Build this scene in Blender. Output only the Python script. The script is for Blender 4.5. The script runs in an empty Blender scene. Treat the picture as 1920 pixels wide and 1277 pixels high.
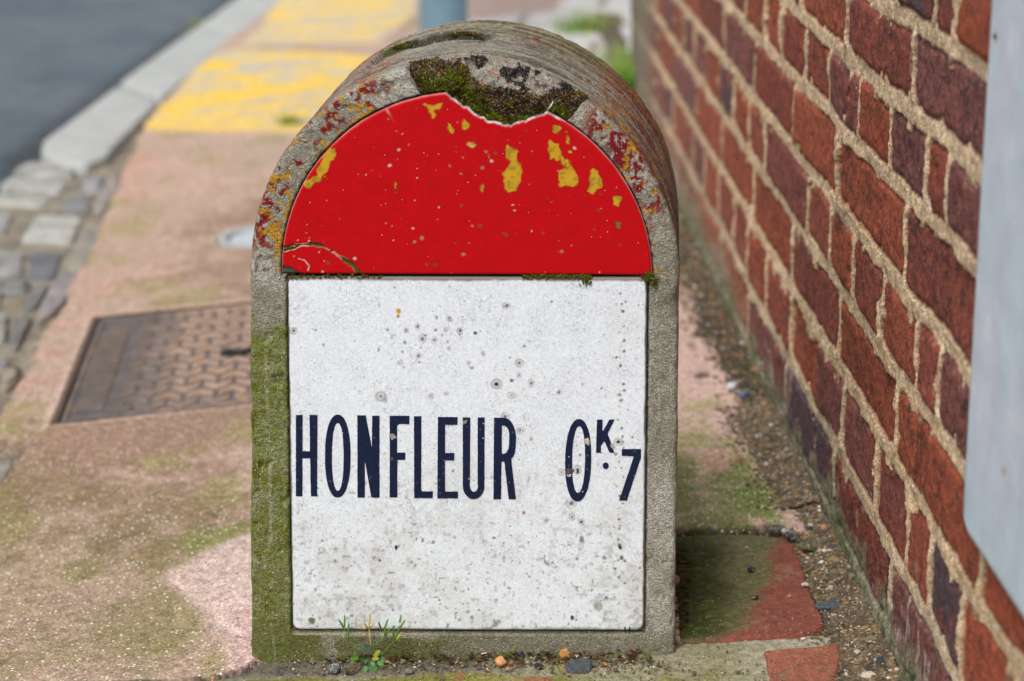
import bpy, math, random
import numpy as np
random.seed(7)
SC = bpy.context.scene
COL = SC.collection

# ------------------------------------------------------------------ camera
f = 3900.; PX, PY = 960., 393.; YH = -560.; XV = 1250.     # focal length and optical centre in photo pixels
pit = np.arctan((PY-YH)/f); psi = np.arctan((XV-PX)*np.cos(pit)/f)
F = np.array([-np.sin(psi)*np.cos(pit), np.cos(psi)*np.cos(pit), -np.sin(pit)])
R = np.array([np.cos(psi), np.sin(psi), 0.]); U = np.cross(R, F)
def ray(x, y): return F*f + R*(x-PX) - U*(y-PY)
C0 = -ray(870, 1225)
def _hit(C, x, y):
    r = ray(x, y); return C + r*(-C[1]/r[1])
C0 = C0*(1.95/np.dot(_hit(C0, 870, 850)-C0, F))
cam = bpy.data.objects.new('camera', bpy.data.cameras.new('camera')); COL.objects.link(cam)
from mathutils import Matrix, Vector
cam.matrix_world = Matrix(((R[0], U[0], -F[0], C0[0]), (R[1], U[1], -F[1], C0[1]), (R[2], U[2], -F[2], C0[2]), (0, 0, 0, 1)))
cam.data.sensor_width = 36; cam.data.lens = f/1920*36
cam.data.shift_y = -(638.5-PY)/1920
cam.data.clip_start = 0.05; cam.data.clip_end = 500
cam.data.dof.use_dof = True; cam.data.dof.focus_distance = 1.955; cam.data.dof.aperture_fstop = 4.6
SC.camera = cam

# ------------------------------------------------------------------ light: overcast street
SUN_EL, SUN_AZ = math.radians(58), math.radians(200)      # azimuth measured from +Y clockwise
w = bpy.data.worlds.new('World'); SC.world = w; w.use_nodes = True
nt = w.node_tree; bg = nt.nodes['Background']
sky = nt.nodes.new('ShaderNodeTexSky'); sky.sky_type = 'NISHITA'; sky.sun_disc = False
sky.sun_elevation = SUN_EL; sky.sun_rotation = SUN_AZ; sky.air_density = 1.0; sky.dust_density = 4.0
hs = nt.nodes.new('ShaderNodeHueSaturation'); hs.inputs['Saturation'].default_value = 0.42
nt.links.new(sky.outputs[0], hs.inputs['Color']); nt.links.new(hs.outputs[0], bg.inputs[0])
bg.inputs[1].default_value = 0.13
sd = bpy.data.lights.new('sun', 'SUN'); sd.energy = 1.35; sd.angle = math.radians(20); sd.color = (1, .975, .94)
so = bpy.data.objects.new('sun', sd); COL.objects.link(so)
dv = Vector((math.sin(SUN_AZ)*math.cos(SUN_EL), math.cos(SUN_AZ)*math.cos(SUN_EL), math.sin(SUN_EL)))
so.rotation_euler = dv.to_track_quat('Z', 'Y').to_euler()
SC.view_settings.view_transform = 'Standard'; SC.view_settings.look = 'None'
SC.view_settings.exposure = 0.40; SC.view_settings.gamma = 1.0

# ------------------------------------------------------------------ helpers: geometry of the place
KS = 0.06                                                   # cross slope of the pavement towards the road
def face(x, y, Y=0.):
    r = ray(x, y); t = (Y-C0[1])/r[1]; return C0+r*t
def fxz(x, y):
    P = face(x, y); return (P[0], P[2])
def gnd(x, y, dz=0.):
    r = ray(x, y); t = (KS*C0[0]-C0[2]+dz)/(r[2]-KS*r[0]); return C0+r*t
def gxy(x, y): P = gnd(x, y); return (P[0], P[1])
WD = ray(830, -560); WD = WD/np.linalg.norm(WD); WB = gnd(1615, 1110); WN = np.cross(WD, [0, 0, 1.])
WB = np.array([WB[0], WB[1], 0.])
def wsz(x, y, off=0.):
    r = ray(x, y); b = WB - WN*off; t = np.dot(b-C0, WN)/np.dot(r, WN); P = C0+r*t
    return (float(np.dot(P-WB, WD)), float(P[2]))
def wpos(s, z, o): return WB[None] + s[..., None]*WD + z[..., None]*np.array([0, 0, 1.]) - o[..., None]*WN
def lin(c):
    c = np.asarray(c, float)/255.; return np.where(c <= .04045, c/12.92, ((c+.055)/1.055)**2.4)

# ------------------------------------------------------------------ numpy noise
def _h(ix, iy, iz, seed):
    n = (ix.astype(np.uint32)*np.uint32(374761393) + iy.astype(np.uint32)*np.uint32(668265263) + iz.astype(np.uint32)*np.uint32(2147483647 & 1274126177) + np.uint32(seed*974711 & 0x7fffffff))
    n = (n ^ (n >> np.uint32(13)))*np.uint32(1274126177); n = n ^ (n >> np.uint32(16)); n = n*np.uint32(2246822519); n ^= n >> np.uint32(15)
    return n.astype(np.float64)/4294967295.
def vn(x, y, z=0., seed=0):
    x, y, z = np.broadcast_arrays(np.asarray(x, float), y, z)
    x0 = np.floor(x); y0 = np.floor(y); z0 = np.floor(z); fx = x-x0; fy = y-y0; fz = z-z0
    fx = fx*fx*(3-2*fx); fy = fy*fy*(3-2*fy); fz = fz*fz*(3-2*fz)
    a = x0.astype(np.int64); b = y0.astype(np.int64); c = z0.astype(np.int64); r = 0
    for i in (0, 1):
        for j in (0, 1):
            for k in (0, 1):
                r = r + _h(a+i, b+j, c+k, seed)*(fx if i else 1-fx)*(fy if j else 1-fy)*(fz if k else 1-fz)
    return r
def fbm(x, y, z=0., s=1., o=4, seed=0, g=.5):
    r = 0; a = 1.; t = 0
    for i in range(o):
        r = r + a*vn(np.asarray(x)*s+i*17.3, np.asarray(y)*s+i*9.1, np.asarray(z)*s+i*3.7, seed+i); t += a; a *= g; s *= 2.07
    return r/t*2-1                                           # -1..1
def sst(x, a, b):
    t = np.clip((x-a)/(b-a), 0, 1); return t*t*(3-2*t)
def mix(c, d, m):
    return c*(1-m[..., None]) + np.asarray(d)*m[..., None]
def sdf(x, y, poly, closed=True):                            # signed distance, >0 inside
    P = np.asarray(poly, float); n = len(P); d = np.full(x.shape, 1e9); ins = np.zeros(x.shape, bool)
    for i in range(n if closed else n-1):
        a = P[i]; b = P[(i+1) % n]; e = b-a; L = max(e@e, 1e-12)
        t = np.clip(((x-a[0])*e[0]+(y-a[1])*e[1])/L, 0, 1)
        d = np.minimum(d, np.hypot(x-a[0]-t*e[0], y-a[1]-t*e[1]))
        if closed:
            c = ((a[1] > y) != (b[1] > y)) & (x < (b[0]-a[0])*(y-a[1])/((b[1]-a[1]) or 1e-12)+a[0]); ins ^= c
    return np.where(ins, d, -d) if closed else d

# ------------------------------------------------------------------ helpers: objects
def mesh(name, V, faces, mat, parent=None, attrs=None, smooth=True, mats=None, mi=None):
    me = bpy.data.meshes.new(name); V = np.asarray(V, float).reshape(-1, 3)
    if isinstance(faces, np.ndarray):
        nf, k = faces.shape
        me.vertices.add(len(V)); me.vertices.foreach_set('co', V.ravel())
        me.loops.add(nf*k); me.loops.foreach_set('vertex_index', faces.ravel().astype(np.int32))
        me.polygons.add(nf); me.polygons.foreach_set('loop_start', np.arange(0, nf*k, k, dtype=np.int32))
        me.polygons.foreach_set('use_smooth', np.full(nf, smooth)); me.update(calc_edges=True)
    else:
        me.from_pydata([tuple(v) for v in V], [], faces)
        me.polygons.foreach_set('use_smooth', np.full(len(me.polygons), smooth)); me.update()
    for k, a in (attrs or {}).items():
        a = np.asarray(a, float).reshape(len(V), -1)
        if a.shape[1] >= 3:
            at = me.attributes.new(k, 'FLOAT_COLOR', 'POINT'); at.data.foreach_set('color', np.concatenate([a[:, :3], np.ones((len(V), 1))], 1).ravel())
        else:
            at = me.attributes.new(k, 'FLOAT', 'POINT'); at.data.foreach_set('value', a.ravel())
    me.materials.append(mat)
    o = bpy.data.objects.new(name, me); COL.objects.link(o)
    if parent is not None:
        o.parent = parent; o.location = -(parent.matrix_basis.translation) if parent.type == 'EMPTY' else Vector((0, 0, 0))
    return o
def quads(n, m, keep=None):
    i = np.arange(n*m).reshape(n, m); q = np.stack([i[:-1, :-1], i[1:, :-1], i[1:, 1:], i[:-1, 1:]], -1).reshape(-1, 4)
    if keep is not None: q = q[keep[:-1, :-1].ravel() & keep[1:, 1:].ravel() & keep[1:, :-1].ravel() & keep[:-1, 1:].ravel()]
    return q
def tag(o, label, cat, group=None, kind=None):
    if label: o['label'] = label
    if cat: o['category'] = cat
    if group: o['group'] = group
    if kind: o['kind'] = kind
    return o
def thing(name, loc, label, cat, group=None):
    o = bpy.data.objects.new(name, None); o.empty_display_size = .05; o.location = [float(v) for v in loc]; COL.objects.link(o)
    return tag(o, label, cat, group)

def material(name, base=None, rough=.85, grain=(600, .25), grain2=None, bump=(700, .0006), bump2=None, speck=None, craze=None, spec=.3, metal=0., chips=None):
    """base colour from the 'col' attribute (or a flat colour) broken up by procedural grain"""
    m = bpy.data.materials.new(name); m.use_nodes = True; t = m.node_tree; N = t.nodes; Lk = t.links
    b = N['Principled BSDF']; b.inputs['Specular IOR Level'].default_value = spec; b.inputs['Metallic'].default_value = metal
    tc = N.new('ShaderNodeTexCoord'); co = tc.outputs['Object']
    if base is None:
        a = N.new('ShaderNodeAttribute'); a.attribute_name = 'col'; c = a.outputs['Color']
    else:
        a = N.new('ShaderNodeRGB'); a.outputs[0].default_value = (*base, 1); c = a.outputs[0]
    def noise(scale, det=3, rg=.6):
        n = N.new('ShaderNodeTexNoise'); n.inputs['Scale'].default_value = scale; n.inputs['Detail'].default_value = det; n.inputs['Roughness'].default_value = rg
        Lk.new(co, n.inputs['Vector']); return n.outputs['Fac']
    def rng(v, a0, a1, b0, b1):
        r = N.new('ShaderNodeMapRange'); r.inputs[1].default_value = a0; r.inputs[2].default_value = a1; r.inputs[3].default_value = b0; r.inputs[4].default_value = b1
        Lk.new(v, r.inputs[0]); return r.outputs[0]
    def mul(c, fac):
        v = N.new('ShaderNodeVectorMath'); v.operation = 'SCALE'; Lk.new(c, v.inputs[0]); Lk.new(fac, v.inputs['Scale']); return v.outputs[0]
    def blend(c, col, fac):
        x = N.new('ShaderNodeMix'); x.data_type = 'RGBA'; Lk.new(fac, x.inputs[0]); Lk.new(c, x.inputs[6])
        x.inputs[7].default_value = (*col, 1); return x.outputs[2]
    for g in (grain, grain2):
        if g: c = mul(c, rng(noise(g[0]), .3, .7, 1-g[1], 1+g[1]))
    for sp in (speck or []):                                  # (scale, radius, colour, amount)
        v = N.new('ShaderNodeTexVoronoi'); v.inputs['Scale'].default_value = sp[0]; Lk.new(co, v.inputs['Vector'])
        d = rng(v.outputs['Distance'], sp[1]*.8, sp[1], 1, 0)
        sep = N.new('ShaderNodeSeparateColor'); Lk.new(v.outputs['Color'], sep.inputs[0])
        k = rng(sep.outputs[0], 1-sp[3]-.01, 1-sp[3]+.01, 0, 1)
        mm = N.new('ShaderNodeMath'); mm.operation = 'MULTIPLY'; Lk.new(d, mm.inputs[0]); Lk.new(k, mm.inputs[1])
        c = blend(c, sp[2], mm.outputs[0])
    if craze:
        v = N.new('ShaderNodeTexVoronoi'); v.feature = 'DISTANCE_TO_EDGE'; v.inputs['Scale'].default_value = craze[0]
        wv = N.new('ShaderNodeTexNoise'); wv.inputs['Scale'].default_value = 60
        ad = N.new('ShaderNodeMixRGB'); ad.inputs[0].default_value = .04; Lk.new(co, ad.inputs[1]); Lk.new(co, wv.inputs['Vector']); Lk.new(wv.outputs['Color'], ad.inputs[2]); Lk.new(ad.outputs[0], v.inputs['Vector'])
        e = rng(v.outputs['Distance'], 0, craze[1], craze[2], 0)
        e2 = N.new('ShaderNodeMath'); e2.operation = 'MULTIPLY'; Lk.new(e, e2.inputs[0]); Lk.new(rng(noise(25), .42, .62, 0, 1), e2.inputs[1])
        c = blend(c, (.25, .26, .27), e2.outputs[0])
    Lk.new(c, b.inputs['Base Color'])
    nr = rng(noise(grain[0]*.5 if grain else 200), .3, .7, max(rough-.08, .05), min(rough+.08, 1)); Lk.new(nr, b.inputs['Roughness'])
    prev = None
    for bp in (bump, bump2):
        if bp:
            bm = N.new('ShaderNodeBump'); bm.inputs['Strength'].default_value = 1; bm.inputs['Distance'].default_value = bp[1]
            Lk.new(noise(bp[0], 4), bm.inputs['Height'])
            if prev: Lk.new(prev, bm.inputs['Normal'])
            prev = bm.outputs[0]
    if prev: Lk.new(prev, b.inputs['Normal'])
    return m

M_stone = material('weathered_concrete', grain=(800, .55), grain2=(260, .28), bump=(560, .0030), rough=.92, speck=[(500, .28, tuple(lin((60, 58, 50))), .12), (420, .25, tuple(lin((225, 222, 210))), .12)])
M_red = material('red_glazed_enamel', grain=(900, .10), grain2=(60, .07), bump=(420, .00012), rough=.40, spec=.22, speck=[(260, .10, tuple(lin((225, 200, 190))), .10), (150, .10, tuple(lin((200, 170, 150))), .08)])
M_white = material('crazed_white_enamel', grain=(700, .13), grain2=(240, .06), bump=(400, .00010), rough=.45, spec=.3, craze=(170, .055, .62),
                   speck=[(300, .16, tuple(lin((70, 70, 62))), .09), (150, .09, tuple(lin((50, 50, 45))), .12)])
M_ink = material('navy_enamel', base=tuple(lin((12, 26, 58))), grain=(300, .3), bump=(500, .0001), rough=.42, spec=.4, speck=[(230, .26, tuple(lin((78, 80, 96))), .22), (150, .14, tuple(lin((176, 172, 165))), .14), (90, .16, tuple(lin((88, 76, 70))), .12)])
M_moss = material('moss', grain=(900, .4), bump=None, rough=1., spec=.1)
M_brick = material('brick_and_mortar', grain=(420, .48), grain2=(110, .30), bump=(700, .0018), bump2=(170, .0012), rough=.9, speck=[(330, .22, tuple(lin((35, 25, 25))), .10), (260, .16, tuple(lin((225, 200, 180))), .07)])
M_pave = material('aggregate_paving', grain=(340, .50), grain2=(90, .30), bump=(300, .0026), rough=.9,
                  speck=[(200, .30, tuple(lin((238, 232, 220))), .20), (240, .32, tuple(lin((206, 140, 116))), .16), (330, .30, tuple(lin((240, 225, 200))), .12), (260, .3, tuple(lin((95, 80, 65))), .16), (90, .16, tuple(lin((230, 226, 218))), .12)])
M_asph = material('asphalt', grain=(160, .35), grain2=(9, .12), bump=(180, .003), rough=.9, speck=[(140, .3, tuple(lin((150, 150, 148))), .15)])
M_kerb = material('kerb_concrete', grain=(300, .15), grain2=(14, .10), bump=(200, .001), rough=.9)
M_tile = material('mossy_paver', grain=(560, .42), grain2=(150, .30), bump=(420, .0016), rough=.9, speck=[(300, .22, tuple(lin((205, 190, 170))), .07), (240, .24, tuple(lin((40, 36, 30))), .10)])
M_iron = material('rusty_cast_iron', grain=(300, .25), grain2=(40, .2), bump=(300, .0008), rough=.7, spec=.4)
M_grav = material('gravel', grain=(700, .25), bump=(900, .0004), rough=.85)
M_metal = material('painted_sheet_metal', grain=(500, .05), grain2=(28, .09), bump=(90, .0003), rough=.45, spec=.4)
M_leaf = material('weed_green', grain=(300, .2), bump=None, rough=.6)
M_post = material('blue_grey_post_paint', base=tuple(lin((112, 140, 156))), grain=(60, .08), bump=(200, .0003), rough=.4)

# ================================================================== SETTING
# ---- pavement: one sheet, dense near the stone
def spaced(a, b, d0, c, g):
    out = [c]; x = c; d = d0
    while x < b: x += d; out.append(x); d *= g if x > c+.35 else 1
    lo = []; x = c; d = d0
    while x > a: x -= d; lo.append(x); d *= g if x < c-.75 else 1
    return np.array(lo[::-1]+out)
def G(pts): return [gxy(*p) for p in pts]
edge_px = [(530, -20), (400, 95), (330, 160), (268, 225), (262, 250), (246, 285), (228, 322), (205, 372), (186, 410), (176, 450), (150, 500), (120, 548), (92, 600), (60, 640), (45, 690), (10, 740), (-12, 780), (-8, 818), (36, 822), (38, 848), (22, 872), (-4, 905), (-60, 960)]
xs = np.concatenate([np.arange(-1.45, .62, .0035), np.arange(.65, 4, .05)])
ys = [-.75]; d = .0035
while ys[-1] < 14.:
    y = ys[-1]; ys.append(y + (.004 if y < .75 else .004*(1+(y-.75)*2.2)))
ys = np.array(ys)
X, Y = np.meshgrid(xs, ys, indexing='ij')
n1 = fbm(X, Y, 0, 6, 4, 11); n2 = fbm(X, Y, 0, 30, 4, 12); n3 = fbm(X, Y, 0, 130, 3, 13); n4 = fbm(X, Y, 0, 2.2, 3, 14)
col = np.broadcast_to(lin((176, 152, 134)), X.shape+(3,)).copy()
col = mix(col, lin((190, 158, 142)), sst(n1+.4*n2, -.1, .5))
_de = sdf(X, Y, np.array(G(edge_px)), closed=False); col = mix(col, lin((204, 142, 126)), (1-sst(_de+.05*n1+.03*n2, .02, .13))*sst(n2+.5*n1, -.3, .4)*(Y < 2.5)*.5)
col = mix(col, lin((142, 116, 96)), sst(n4+.5*n1+.5*n2, -.05, .45)*.85)
col = mix(col, lin((150, 140, 92)), sst(fbm(X, Y, 0, 9, 4, 15)+.3*n2, .10, .5)*.7)          # thin algae
def wpoly(pts, soft=.01, wob=.012): return sst(sdf(X, Y, G(pts))+wob*n2+wob*1.2*n1, -soft, soft)
# left: olive algae tongue, bright moss and clean pink corner beside the stone
col = mix(col, lin((134, 124, 82)), wpoly([(150, 1277), (250, 1060), (340, 1000), (480, 985), (470, 1080), (420, 1180), (380, 1277)], .03, .03)*.75)
col = mix(col, lin((116, 128, 60)), wpoly([(330, 1010), (400, 990), (475, 970), (475, 1005), (400, 1030), (345, 1040)], .008, .010)*.7)
col = mix(col, lin((212, 186, 178)), wpoly([(290, 1085), (380, 1030), (440, 1005), (500, 990), (520, 1300), (420, 1290), (400, 1200), (350, 1130)], .016, .02)*.9)
col = mix(col, lin((200, 160, 156)), wpoly([(430, 1150), (500, 1120), (500, 1300), (400, 1290)], .02, .02)*.6)
col = mix(col, lin((124, 112, 76)), wpoly([(-200, 1300), (-200, 900), (60, 880), (200, 900), (420, 930), (470, 980), (330, 1040), (300, 1120), (380, 1290)], .07, .05)*(.35+.4*sst(n2+n1, -.3, .5)))
# right: pink band and mossy band
rightside = sst(X, .16, .2)*sst(2.6-Y, 0, .3)
col = mix(col, lin((198, 168, 156)), rightside*sst(n1+.6*n2, -1.2, -.4)*.9)
col = mix(col, lin((158, 150, 104)), wpoly([(1230, 735), (1330, 735), (1400, 790), (1440, 870), (1470, 1000), (1230, 1010)], .012, .02)*sst(n2+.8*n1, -.55, .25))
col = mix(col, lin((128, 132, 84)), wpoly([(1230, 850), (1400, 900), (1460, 960), (1470, 1005), (1230, 1010)], .02, .02)*sst(n2+n1, -.5, .3))
col = mix(col, lin((112, 130, 62)), wpoly([(1385, 860), (1440, 900), (1465, 985), (1440, 990), (1380, 930)], .012, .012)*.8)
col = mix(col, lin((196, 150, 138)), wpoly([(1320, 840), (1365, 850), (1360, 880), (1320, 885)], .01, .01)*.7)
col = mix(col, lin((60, 46, 38)), wpoly([(1300, 704), (1325, 696), (1332, 708), (1306, 711)], .003, .003)*.8)
# far paving of pale grey flags to the right, brownish patch behind
far = sst(Y, 2.75, 2.95)
col = mix(col, lin((190, 188, 184)), far*sst(X, -.55+0*Y, -.45))
fl = np.minimum(np.abs(((Y+.2*X)/.62) % 1-.5)*.62, np.abs((X/.45+np.floor((Y+.2*X)/.62)*.5) % 1-.5)*.45)
col = mix(col, lin((120, 115, 100)), far*sst(X, -.5, -.4)*(1-sst(fl, .006, .022))*.8)
col = mix(col, lin((168, 140, 130)), wpoly([(640, 60), (780, 20), (1060, 0), (1060, -40), (640, -40)], .05, .05)*.9)
col = mix(col, lin((150, 128, 118)), wpoly([(870, 40), (1050, 20), (1060, -60), (860, -60)], .02, .02)*.9)
# yellow painted no-parking hatching, worn
yel = np.maximum(wpoly([(258, 243), (400, 98), (475, 92), (700, 104), (640, 250)], .012, .012), wpoly([(462, 84), (520, 0), (560, -40), (820, -40), (760, 40), (705, 80)], .02, .02))
worn = sst(fbm(X, Y*3.2, 0, 5, 4, 21)+.35*fbm(X, Y, 0, 40, 3, 22), -.12, .22)
yb = np.maximum(yel*(1-.8*worn*sst(Y, 2.6, 3.3)), 0)*(1-.8*sst(fbm(X, Y*2.5, 0, 9, 3, 23), .10, .34))*(.82+.18*sst(n3, -.3, .3))
col = mix(col, lin((186, 184, 172)), yel*.8)
col = mix(col, lin((236, 194, 58)), yb)
# heights
Z = KS*X + .0011*n2 + .003*n1*sst(Y, .1, .6)
edge = np.array(G(edge_px)); ep = np.array([[edge[0][0], 20.]]+edge.tolist()+[[-.80, .1], [-.80, -.9], [4.2, -.9], [4.2, 20.]])
de = sdf(X, Y, ep) + .010*n2 + .008*n1
Z = Z - .035*(1-sst(de, -.004, .006)); col = mix(col, lin((105, 98, 86)), (1-sst(de, -.004, .012))*.6)
inside = de
# slab front edge, and the lower strip under and before the stone
front = sdf(X, Y, G([(-400, 1300), (-100, 1290), (300, 1275), (400, 1268), (455, 1254), (480, 1236), (700, 1200), (1280, 1200), (1262, 1010), (1262, 990), (1380, 990), (1450, 978), (1500, 1000), (1760, 1500), (1700, 2200), (-400, 2200)])) + .0015*n2+.0006*n3
fm = sst(front, -.0008, .0025); Z = Z - .011*fm
low = mix(np.broadcast_to(lin((122, 112, 96)), X.shape+(3,)), lin((98, 92, 84)), sst(n2, -.2, .4))
low = mix(low, lin((150, 146, 120)), sst(X, .10, .24)*sst(n2+.3, -.3, .3))
col = col*(1-fm[..., None]) + low*fm[..., None]
cr = sst(np.abs(front), 0, .004); col = col*(.25+.75*cr)[..., None]   # dirt packed in the joint
gv = np.exp(-((front-.003)/.0045)**2)*(X > .17)*(Y > .12); Z = Z-.014*gv; col = mix(col, lin((30, 24, 18)), gv*.9)
# hole for the utility covers
UC0 = np.array(gxy(104, 792)); ua = math.radians(12.5); ux = np.array([math.cos(ua), math.sin(ua)]); uy = np.array([-math.sin(math.radians(9)), math.cos(math.radians(9))])
UL = .505; UW = .52
_dt = ux[0]*uy[1]-ux[1]*uy[0]; uu = ((X-UC0[0])*uy[1]-(Y-UC0[1])*uy[0])/_dt; vv = (ux[0]*(Y-UC0[1])-ux[1]*(X-UC0[0]))/_dt
incov = np.minimum(np.minimum(uu, UW-uu), np.minimum(vv, UL-vv))
Z = Z - .05*sst(incov, -.006, .0)
rimc = sst(incov, -.022, -.012)*(1-sst(incov, -.012, -.004)); col = mix(col, lin((206, 178, 164)), rimc*.6)
RC = np.array(gxy(487, 441)); rr = np.hypot(X-RC[0], Y-RC[1]); Rr = abs(RC[0]-gxy(414, 441)[0])
Z = Z - .03*(1-sst(rr, Rr-.002, Rr+.004)); col = mix(col, lin((190, 182, 170)), sst(rr, Rr, Rr+.004)*(1-sst(rr, Rr+.008, Rr+.022))*.6)
keep = (inside > -.02)
mesh_pave = tag(mesh('pavement', np.stack([X, Y, Z], -1), quads(*X.shape, keep), M_pave, attrs={'col': col}), None, None, kind='structure')

# ---- ground, road, kerb, setts
def sheet(name, pts, z, mat, colr):
    V = np.array([[x, y, z] for x, y in pts]); return tag(mesh(name, V, [tuple(range(len(pts)))], mat, attrs={'col': np.tile(lin(colr), (len(pts), 1))}), None, None, kind='structure')
sheet('ground', [(-40, -40), (40, -40), (40, 60), (-40, 60)], -.35, M_kerb, (110, 105, 98))
xs2 = np.concatenate([np.linspace(-9, -2, 40), np.linspace(-1.99, -.6, 220)]); ys2 = np.concatenate([np.linspace(-6, 0, 30), np.linspace(.03, 6, 300), np.linspace(6.2, 30, 60)])
X2, Y2 = np.meshgrid(xs2, ys2, indexing='ij'); a1 = fbm(X2, Y2, 0, 3, 4, 31); a2 = fbm(X2, Y2, 0, 25, 3, 32)
ac = np.broadcast_to(lin((82, 93, 101)), X2.shape+(3,)).copy(); ac = mix(ac, lin((98, 108, 115)), sst(a1, -.2, .4)*.7); ac = mix(ac, lin((84, 84, 82)), sst(a2+a1, .3, .8)*.5)
k_in = np.array(G([(440, 0), (380, 43), (80, 262), (62, 290)])); kin = [tuple(k_in[0]+(k_in[0]-k_in[1])*12)]+[tuple(p) for p in k_in]
dk = sdf(X2, Y2, kin, closed=False); ac = mix(ac, lin((44, 44, 44)), (1-sst(dk+.03*a2, .02, .13))*.8)  # shadow line under the kerb step painted into the asphalt colour
tag(mesh('road', np.stack([X2, Y2, -.105+.012*(X2+1)+.003*a1], -1), quads(*X2.shape), M_asph, attrs={'col': ac}), None, None, kind='structure')

kz = lambda x, dz=0.: KS*x+dz
def prism(name, pts, z_bot, mat, colr, parent=None, n=1, rnd=.006, jit=0., seed=0, top=0.):
    """irregular block with rounded top edges following the cross slope"""
    P = np.array(pts, float); c = P.mean(0); rs = np.random.RandomState(seed)
    Q = []
    for i in range(len(P)):
        a = P[i]; b = P[(i+1) % len(P)]; m = max(2, int(np.linalg.norm(b-a)/.012))
        for k in range(m): Q.append(a+(b-a)*k/m)
    Q = np.array(Q); nn = len(Q); Q = Q + jit*(rs.rand(nn, 2)-.5)
    for _ in range(2): Q = (Q*2+np.roll(Q, 1, 0)+np.roll(Q, -1, 0))/4
    dist = np.linalg.norm(Q-c, axis=1).mean(); V = []; 
    rings = [(1, z_bot, 0), (1, -rnd, 1), (1-.35*rnd/dist*1.2, -rnd*.35, 1), (1-rnd/dist*1.4, 0, 1), (.75, .0008, 1), (.4, .0012, 1)]
    for s, z, sl in rings:
        for q in Q:
            p = c+(q-c)*s; V.append((p[0], p[1], (kz(p[0])+z+top + (rs.rand()-.5)*.0012) if sl else z))
    V.append((c[0], c[1], kz(c[0])+.0012+top)); fs = []
    for r in range(len(rings)-1):
        for i in range(nn): j = (i+1) % nn; fs.append((r*nn+i, r*nn+j, (r+1)*nn+j, (r+1)*nn+i))
    r = len(rings)-1
    for i in range(nn): fs.append((r*nn+i, r*nn+(i+1) % nn, len(V)-1))
    return V, fs
kerb_px = [(440, 0), (260, 130), (80, 262), (78, 285), (110, 300), (160, 305), (195, 292), (222, 262), (268, 216), (400, 90), (525, -5)]
kp = [gxy(*p) for p in kerb_px]; dirk = np.array(kp[0])-np.array(kp[1]); dirk /= np.linalg.norm(dirk)
kV, kF = [], []
# kerb stones, each about a metre long, running away along the road
def quadkerb(a0, a1, b0, b1):
    V, fs = prism('k', [a0, a1, b1, b0], -.16, None, None, rnd=.008, jit=.002, seed=len(kV)); n = len(kV); kV.extend(V); kF.extend([tuple(i+n for i in q) for q in fs])
L0 = [np.array(gxy(*p)) for p in [(80, 266), (222, 150), (330, 76)]]; R0 = [np.array(gxy(*p)) for p in [(200, 285), (330, 160), (432, 66)]]
V, fs = prism('k', [gxy(80, 264), gxy(76, 285), gxy(110, 303), gxy(160, 308), gxy(200, 290), gxy(228, 258), gxy(298, 188), gxy(222, 159)], -.16, None, None, rnd=.01, jit=.002); kV.extend(V); kF.extend(fs)
pL = np.array(gxy(222, 156)); pR = np.array(gxy(300, 186)); stepL = dirk*.995
pL = pL+dirk*.008; pR = pR+dirk*.008
for k in range(14):
    quadkerb(pL, pL+stepL, pR, pR+stepL); pL = pL+stepL+dirk*.006; pR = pR+stepL+dirk*.006
kc = np.tile(lin((168, 170, 166)), (len(kV), 1))*(1+.08*fbm(np.array(kV)[:, 0], np.array(kV)[:, 1], 0, 8, 3, 5))[:, None]
tag(mesh('kerb', kV, kF, M_kerb, attrs={'col': kc}), None, None, kind='structure')

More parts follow.
